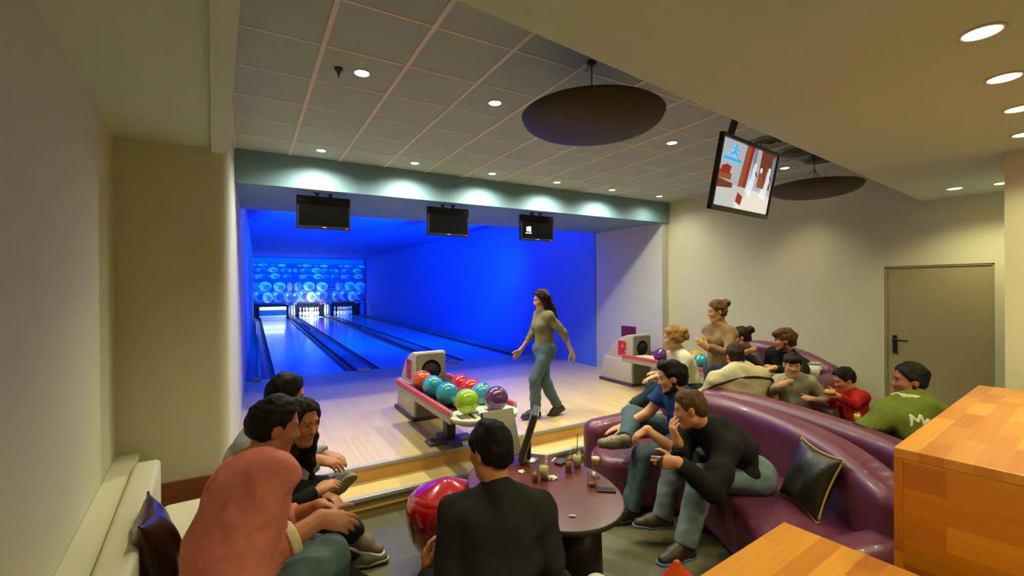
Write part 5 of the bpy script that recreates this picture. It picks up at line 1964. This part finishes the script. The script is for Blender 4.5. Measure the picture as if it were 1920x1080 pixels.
# ---- 7 man in black on the near sofa
pl = V((3.12, 2.00, 0.55))
b = Body(1.06, pl, at(1292, 776, d=3.08), D(-0.94, -0.20), head_f=D(-0.95, 0.30), head_tilt=0.28, head_off=(0.05, 0), bow=0.06, build=1.1,
         armR=dict(w=at(1271, 828, d=3.03), h=D(0.1, 0.4, -1), pn=D(0.4, 0.2, 0.6), hd=D(-0.35, 0.1, 0.9), curl=0.8),
         armL=dict(w=at(1268, 866, d=2.88), h=D(0.6, -0.5, -0.9), pn=D(0.1, 0.9, -0.2), hd=D(-0.97, 0.1, -0.1), curl=0.8),
         legL=dict(a=at(1284, 1022, d=2.98), h=UP + D(-0.7, 0.0), t=D(-0.8, -0.3)),
         legR=dict(a=at(1242, 966, d=3.36), h=UP + D(-0.7, 0.1), t=D(-0.97, 0.05)))
person('person in a black jumper and pale jeans with hand on chin on the near sofa', b, (194, 132, 92), 'short', (84, 58, 34), 0.007,
       cloth((26, 23, 22), 'jumper'), 1.9, 0.022, 0.011, -0.07, denim((104, 118, 124)), shoes=mat('shoe_brown_blue', (52, 36, 30), 0.5), soles=(70, 104, 140), seed=7)
# phone in the lowered hand
p = at(1238, 868, d=2.86)
ph2 = root('mobile_phone', 'dark phone held by the person in black on the near sofa', 'phone', p, 0.4)
bm = B(); add_box(bm, (-0.05, -0.006, -0.03), (0.05, 0.006, 0.03), 0.004); obj('case', bm, M_BLACK, ph2)
bm = B(); add_box(bm, (-0.04, -0.0072, -0.025), (0.04, -0.0055, 0.025)); obj('screen', bm, M_SCREEN, ph2)

# ---- 8 blonde woman in white
pl = at(1296, 733, d=5.15)
b = Body(0.97, pl, at(1276, 673, d=5.1), D(-0.97, -0.1), head_f=D(-0.95, 0.25), head_tilt=0.15, head_off=(0.04, 0), bow=0.04, female=True,
         armL=dict(w=at(1228, 706, d=4.92), h=D(0.4, -0.4, -0.9), pn=D(0, 0, -1), hd=D(-0.9, 0, -0.3), curl=0.4),
         armR=dict(w=at(1232, 700, d=5.2), h=D(0.4, 0.4, -0.9), pn=D(0, 0, -1), curl=0.4),
         legL=dict(a=at(1184, 762, d=4.95), h=UP + D(-0.4, 0), t=D(-0.9, -0.1, -0.25), tu=D(-0.25, 0, 0.95)),
         legR=dict(a=at(1212, 790, d=5.25), h=UP + D(-0.5, 0), t=D(-0.95, 0)))
person('blonde person in a white top sitting with crossed legs before the right ball return', b, (206, 158, 116), 'messybun', (146, 110, 58), 0.018,
       cloth((206, 202, 178), 'blouse'), 1.6, 0.018, 0.006, 0.05, denim((36, 50, 56)), shoes=mat('shoe_light', (150, 144, 128), 0.6), seed=8, res=0.009)
stool((pl.x, pl.y, 0), M_BLACK, 'dark stool under the blonde person in white')

# ---- 9 standing woman in tan
pl = V((4.83, 3.40, 0.92))
b = Body(1.02, pl, pl + D(-0.04, -0.02, 1), D(-0.90, -0.40), head_f=D(-0.98, 0.05), head_tilt=0.22, head_off=(0.03, 0), bow=-0.01, female=True, build=1.0, sh_drop=0.07,
         armL=dict(w=at(1326, 651, d=5.02), h=D(0.7, -0.3, -0.7), pn=D(0, 0.8, 0.2), hd=D(-0.8, 0.1, 0.5), curl=0.8),
         armR=dict(w=at(1322, 648, d=5.18), h=D(0.9, 0.4, -0.6), pn=D(0, -0.8, 0.2), hd=D(-0.8, 0.0, 0.5), curl=0.8),
         legL=dict(a=V((4.76, 3.34, 0.085)), h=D(-1, 0), t=D(-0.9, -0.4)), legR=dict(a=V((4.88, 3.52, 0.085)), h=D(-1, 0), t=D(-0.9, -0.4)))
person('standing person in a tan long-sleeved top with hair in a bun, hands together', b, (206, 150, 108), 'bun', (92, 66, 38), 0.012,
       cloth((132, 106, 76), 'top'), 1.95, 0.017, 0.009, 0.10, denim((58, 74, 96)), shoes=mat('shoe_dark', (50, 36, 30), 0.5), seed=9, res=0.009, collar=cloth((112, 88, 62), 'collar'))

# ---- 10 woman with dark bun on the far sofa
pl = V((5.50, 3.50, 0.60))
b = Body(0.98, pl, at(1396, 645, d=5.74), D(-0.95, -0.25), head_f=D(-0.90, 0.35), head_tilt=0.25, head_off=(0.05, 0), bow=0.04, female=True,
         armL=dict(w=at(1396, 662, d=5.35), h=D(0.6, -0.5, -0.8), pn=D(-0.2, 0.6, 0), hd=D(0.6, -0.4, 0.3), curl=0.7),
         armR=dict(w=V((5.05, 3.6, 0.7)), h=D(0, 0.5, -0.8)),
         legL=dict(a=V((5.02, 3.38, 0.09)), h=UP + D(-0.6, 0), t=D(-1, -0.2)), legR=dict(a=V((5.02, 3.62, 0.09)), h=UP + D(-0.6, 0), t=D(-1, -0.2)))
person('person with a dark bun in dark grey sitting behind the standing person', b, (196, 140, 104), 'bun', (40, 28, 20), 0.014,
       cloth((62, 54, 56), 'top'), 1.9, 0.016, 0.005, 0.05, denim((70, 84, 100)), shoes=mat('shoe_dark', (50, 36, 30), 0.5), seed=10, res=0.010)

# ---- 11 man in black on the far sofa
pl = V((5.44, 2.98, 0.60))
b = Body(1.04, pl, at(1476, 668, d=5.20), D(-0.94, -0.25), head_f=D(-0.90, 0.40), head_tilt=0.10, head_off=(0.04, 0), bow=0.05, build=1.1,
         armL=dict(w=at(1452, 690, d=4.92), h=D(0.7, -0.5, -0.7), pn=D(0, 0, -1), hd=D(-0.9, -0.1, -0.1), curl=0.5),
         armR=dict(w=at(1440, 690, d=5.3), h=D(0.2, 0.6, -0.8), pn=D(0, 0, -1), curl=0.5),
         legL=dict(a=V((4.98, 2.80, 0.09)), h=UP + D(-0.6, 0), t=D(-1, -0.2)), legR=dict(a=V((5.0, 3.06, 0.09)), h=UP + D(-0.6, 0), t=D(-1, -0.2)))
person('person with brown hair in a black top sitting on the far purple sofa', b, (198, 142, 104), 'fringe', (84, 54, 30), 0.022,
       cloth((22, 20, 22), 'top'), 1.9, 0.020, 0.006, 0.05, denim((64, 80, 100)), shoes=mat('shoe_dark', (50, 36, 30), 0.5), beard=(80, 52, 34), seed=12, res=0.010)

# ---- 12 man in beige jacket seen from behind
pl = V((4.42, 2.86, 0.50))
b = Body(1.0, pl, at(1384, 700, d=4.66), D(0.05, 1.0), head_f=D(0.1, 1.0), head_tilt=0.30, head_off=(0.05, 0), bow=0.07, build=1.45, sh_drop=0.075,
         armL=dict(w=pl + D(-0.25, 0.30, 0.16), h=D(-0.8, -0.3, -0.6)), armR=dict(w=pl + D(0.25, 0.30, 0.16), h=D(0.8, -0.3, -0.6)),
         legL=dict(a=pl + D(-0.12, 0.42, -0.46), h=UP + D(0, 0.6), t=D(0, 1)), legR=dict(a=pl + D(0.12, 0.42, -0.46), h=UP + D(0, 0.6), t=D(0, 1)))
BEI = cloth((186, 176, 140), 'jacket')
pp = person('person in a beige jacket with a dark stripe across the back', b, (190, 132, 96), 'short', (44, 28, 18), 0.016,
            BEI, 2.0, 0.030, 0.010, 0.04, denim((50, 56, 66)), shoes=mat('shoe_dark', (50, 36, 30), 0.5), seed=13, res=0.010, collar=BEI, hoodie=True)
F = Field(0.03)
b.torso(F, 0.034)
for k in 'LR':
    b.upper(F, k, 0.038)
cz = b.neck - b.up * 0.15
cn, cu = np.array(cz), np.array((b.up + b.f * 0.9).normalized())
F.add(lambda X, Y, Z: np.abs((X - cn[0]) * cu[0] + (Y - cn[1]) * cu[1] + (Z - cn[2]) * cu[2]) - 0.011, (0, 0, 0), (7, 7, 3), 0.0, 'i')
fobj('stripe', F, 0.009, cloth((60, 46, 34), 'stripe'), pp)

# ---- 13 boy in grey with a drink
pl = V((4.83, 2.54, 0.56))
b = Body(0.80, pl, at(1488, 716, d=4.62), D(-0.65, -0.75), head_f=D(-0.35, -0.92), head_tilt=0.12, head_off=(0.03, 0), bow=0.03, hs=1.02,
         armR=dict(w=at(1462, 724, d=4.35), h=D(-0.6, 0.0, -0.8), pn=D(0.7, 0.1, 0.0), hd=D(0.25, -0.55, 0.4), curl=0.9),
         armL=dict(w=at(1524, 748, d=4.42), h=D(0.8, 0.1, -0.6), pn=D(-0.6, 0.2, -0.4), curl=0.4),
         legL=dict(a=pl + D(-0.2, -0.30, -0.46), h=UP + D(-0.5, -0.4), t=D(-0.7, -0.7)), legR=dict(a=pl + D(-0.36, -0.18, -0.46), h=UP + D(-0.5, -0.4), t=D(-0.7, -0.7)))
person('child in a grey jumper with a dark fringe holding a glass', b, (202, 142, 104), 'fringe', (34, 26, 20), 0.016,
       cloth((150, 144, 124), 'jumper'), 1.95, 0.016, 0.006, 0.05, denim((58, 66, 84)), shoes=mat('shoe_dark', (50, 36, 30), 0.5), seed=14, res=0.009)
hw = b.wr['R'] + b.hd['R'][0] * 0.075 + b.hd['R'][1].normalized() * 0.045
glass(0, 0, 0.125, 0.026, 0.034, 0.5, M_PALE, 'glass of pale drink held by the child in grey', 'drinks on the far table', loc=V((hw.x, hw.y, hw.z - 0.035)))

# ---- 14 boy in red eating
pl = V((5.12, 2.14, 0.46))
b = Body(0.76, pl, at(1592, 742, d=4.50), D(-0.95, -0.2), head_f=D(-0.85, 0.1), head_tilt=0.42, head_off=(0.045, 0), bow=0.05, hs=1.02,
         armL=dict(w=at(1570, 742, d=4.22), h=D(0.6, -0.4, -0.8), pn=D(-0.3, 0.8, 0), hd=D(-0.85, 0.2, 0.35), curl=0.8),
         armR=dict(w=at(1564, 742, d=4.36), h=D(0.2, 0.6, -0.8), pn=D(-0.3, -0.8, 0), hd=D(-0.85, -0.2, 0.35), curl=0.8),
         legL=dict(a=pl + D(-0.30, -0.12, -0.37), h=UP + D(-0.6, 0), t=D(-1, -0.2)), legR=dict(a=pl + D(-0.30, 0.10, -0.37), h=UP + D(-0.6, 0), t=D(-1, -0.2)))
person('child in a red top with lowered head eating a bun near the door', b, (200, 138, 98), 'short', (24, 18, 16), 0.016,
       cloth((168, 28, 26), 'top'), 1.9, 0.016, 0.006, 0.04, denim((50, 56, 74)), shoes=mat('shoe_dark', (50, 36, 30), 0.5), seed=15, res=0.009)
stool((pl.x + 0.02, pl.y, 0), M_BLACK, 'dark low stool under the child in red').scale = (0.8, 0.8, 0.62)
p = at(1556, 738, d=4.24)
bu = root('burger', 'bun held in both hands by the child in red', 'food', p)
bm = B(); add_sphere(bm, (0, 0, 0.012), 0.048, 20, 0, (1, 1, 0.62)); obj('top_bun', bm, mat('bun', (196, 140, 70), 0.6, var=0.15), bu, True)
bm = B(); add_lathe(bm, [(0.0, -0.012), (0.047, -0.012), (0.05, 0.0), (0.046, 0.012), (0.0, 0.012)], 20); obj('filling', bm, mat('filling', (90, 50, 26), 0.6), bu, True)
bm = B(); add_lathe(bm, [(0.0, -0.03), (0.04, -0.03), (0.047, -0.02), (0.047, -0.012), (0.0, -0.012)], 20); obj('bottom_bun', bm, mat('bun', (196, 140, 70), 0.6, var=0.15), bu, True)

# ---- 15 man in green
pl = V((4.24, 1.44, 0.50))
b = Body(1.03, pl, at(1708, 778, d=3.36), D(-0.15, 0.95), head_f=D(-0.93, 0.28), head_tilt=0.08, head_off=(0.02, 0), bow=0.07, build=1.28, sh_drop=0.07,
         armL=dict(w=pl + D(-0.35, 0.25, 0.20), h=D(-0.8, -0.4, -0.6)), armR=dict(w=pl + D(0.2, 0.36, 0.14), h=D(0.8, -0.3, -0.6)),
         legL=dict(a=pl + D(-0.3, 0.36, -0.43), h=UP + D(-0.3, 0.6), t=D(-0.4, 0.9)), legR=dict(a=pl + D(0.0, 0.44, -0.43), h=UP + D(0, 0.6), t=D(-0.2, 0.9)))
GRN = cloth((104, 116, 44), 'hoodie')
CRM = cloth((206, 200, 170), 'hood')
pp = person('bearded person in a green hoodie with a cream hood, seated near the grey door', b, (168, 106, 70), 'short', (30, 22, 18), 0.012,
            GRN, 2.0, 0.026, 0.009, 0.04, denim((40, 44, 50)), shoes=mat('shoe_dark', (50, 36, 30), 0.5), beard=(34, 24, 18), seed=16, res=0.009, collar=CRM, hoodie=True)
# lower back of the hoodie is dark, with a pale script print across the shoulders
F = Field(0.03)
b.torso(F, 0.031)
for k in 'LR':
    b.upper(F, k, 0.034)
cz = b.neck - b.up * 0.235
cn2, cu2 = np.array(cz), np.array(b.up)
F.add(lambda X, Y, Z: np.abs((X - cn2[0]) * cu2[0] + (Y - cn2[1]) * cu2[1] + (Z - cn2[2]) * cu2[2]) - 0.085, (0, 0, 0), (7, 7, 3), 0.0, 'i')
fobj('dark_panel', F, 0.009, cloth((46, 40, 28), 'panel'), pp)
F = Field(0.03)
b.torso(F, 0.0335)
for k in 'LR':
    b.upper(F, k, 0.0335)
# script strokes: keep only where a stroke drawn on the back plane passes
strokes = []
cx0 = b.neck - b.up * 0.065 - b.r * 0.045
for (pts) in ([(-.13, -.04), (-.12, .03), (-.095, -.01), (-.07, .035), (-.06, -.04)], [(-.05, -.01), (-.03, .01), (-.02, -.03), (.0, .0), (.01, -.03)], [(.02, .0), (.03, -.03), (.05, -.0), (.06, -.035)], [(.07, -.0), (.09, .01), (.085, -.035), (.12, -.02)], [(-.10, -.065), (.13, -.055)]):
    strokes.append([np.array(cx0 + b.r * q[0] + b.up * q[1]) for q in pts])
fn_ = np.array(b.f)


def stroke_fn(X, Y, Z):
    best = None
    for st_ in strokes:
        for a, q in zip(st_[:-1], st_[1:]):
            d = q - a
            px, py, pz = X - a[0], Y - a[1], Z - a[2]
            t = np.clip((px * d[0] + py * d[1] + pz * d[2]) / (d @ d), 0, 1)
            qx, qy, qz = px - t * d[0], py - t * d[1], pz - t * d[2]
            s_ = qx * fn_[0] + qy * fn_[1] + qz * fn_[2]
            r_ = np.sqrt(np.maximum(qx * qx + qy * qy + qz * qz - s_ * s_, 0)) - 0.008
            best = r_ if best is None else np.minimum(best, r_)
    front = (X - cx0.x) * fn_[0] + (Y - cx0.y) * fn_[1] + (Z - cx0.z) * fn_[2]
    return np.maximum(best, front)


F.add(stroke_fn, (0, 0, 0), (7, 7, 3), 0.0, 'i')
fobj('script_print', F, 0.006, cloth((214, 212, 186), 'print'), pp)
# ================================================================ blue tube lamps and added blue fill spots behind the soffit
BLUE = (0.0, 0.12, 1.0)


def area(name, loc, rot, sx_, sy_, energy, col):
    ld = bpy.data.lights.new(name, 'AREA')
    ld.shape = 'RECTANGLE'
    ld.size, ld.size_y = sx_, sy_
    ld.energy = energy
    ld.color = col
    lo = bpy.data.objects.new(name, ld)
    COL.objects.link(lo)
    lo.location = loc
    lo.rotation_euler = rot
    return lo


area('blue_tube_lamp', (3.0, 7.14, 3.40), (math.radians(75), 0, 0), 5.4, 0.12, E_BLUE, BLUE)
area('blue_tube_lamp', (3.0, 7.12, 3.30), (math.radians(140), 0, 0), 5.4, 0.12, E_BLUE2, BLUE)
for x_, tx, e_ in ((1.0, 1.2, 1.0), (3.0, 2.6, 1.0), (5.2, 4.4, 1.0)):
    for ty, tz, e2, cone in ((25.0, 2.0, 7500.0, 24), (17.0, 0.3, 3000.0, 50), (17.0, 3.62, 20000.0, 26)):  # unseen spots added to spread the blue evenly along lanes and ceiling
        ld = bpy.data.lights.new('blue_fill_spot', 'SPOT')
        ld.energy = e2 * e_
        ld.color = BLUE
        ld.spot_size = math.radians(cone)
        ld.spot_blend = 0.8
        ld.shadow_soft_size = 0.05
        lo = bpy.data.objects.new('blue_fill_spot', ld)
        COL.objects.link(lo)
        lo.location = (x_, 7.25, 3.35)
        lo.location.z = 3.2 if tz > 3 else 3.35
        dv = V((tx, ty, tz)) - V(lo.location)
        lo.rotation_euler = dv.to_track_quat('-Z', 'Y').to_euler()
ld = bpy.data.lights.new('blue_fill_spot', 'SPOT')  # one more added spot, brightening the right lane wall
ld.energy = 2200.0
ld.color = BLUE
ld.spot_size = math.radians(75)
ld.spot_blend = 0.8
lo = bpy.data.objects.new('blue_fill_spot', ld)
COL.objects.link(lo)
lo.location = (1.6, 7.3, 3.35)
lo.rotation_euler = (V((5.9, 14.5, 1.7)) - V(lo.location)).to_track_quat('-Z', 'Y').to_euler()
# pin deck lamps, inside the pinsetter hoods
for i in (0, 1):
    area('pin_deck_lamp', (sx(LANE_X[i] + LW / 2, YE), YE - 1.1 if i == 1 else YE - 0.3, 1.06), (math.radians(48 if i == 1 else -25), 0, 0), 1.1, 0.1, 60.0 if i == 1 else 6.0, (0.85, 1.0, 0.9))

w = bpy.data.worlds.new('world')
SC.world = w
w.use_nodes = True
w.node_tree.nodes['Background'].inputs[0].default_value = (0.30, 0.26, 0.17, 1)
w.node_tree.nodes['Background'].inputs[1].default_value = 0.15

# ================================================================ camera
cd = bpy.data.cameras.new('camera')
cd.sensor_width = 36.0
cd.sensor_fit = 'HORIZONTAL'
cd.lens = FPX / 1920.0 * 36.0
cd.clip_start = 0.05
cd.clip_end = 100
co = bpy.data.objects.new('camera', cd)
COL.objects.link(co)
co.matrix_world = Matrix(((_r.x, _u.x, -_f.x, CAM.x), (_r.y, _u.y, -_f.y, CAM.y), (_r.z, _u.z, -_f.z, CAM.z), (0, 0, 0, 1)))
SC.camera = co
SC.view_settings.view_transform = 'Standard'
SC.view_settings.look = 'None'
SC.view_settings.gamma = 1.0
SC.view_settings.use_curve_mapping = False
SC.view_settings.exposure = EXPO
SC.cycles.use_denoising = True
SC.cycles.max_bounces = 8
SC.cycles.diffuse_bounces = 5
SC.cycles.sample_clamp_indirect = 6.0
SC.cycles.caustics_reflective = False
SC.cycles.caustics_refractive = False
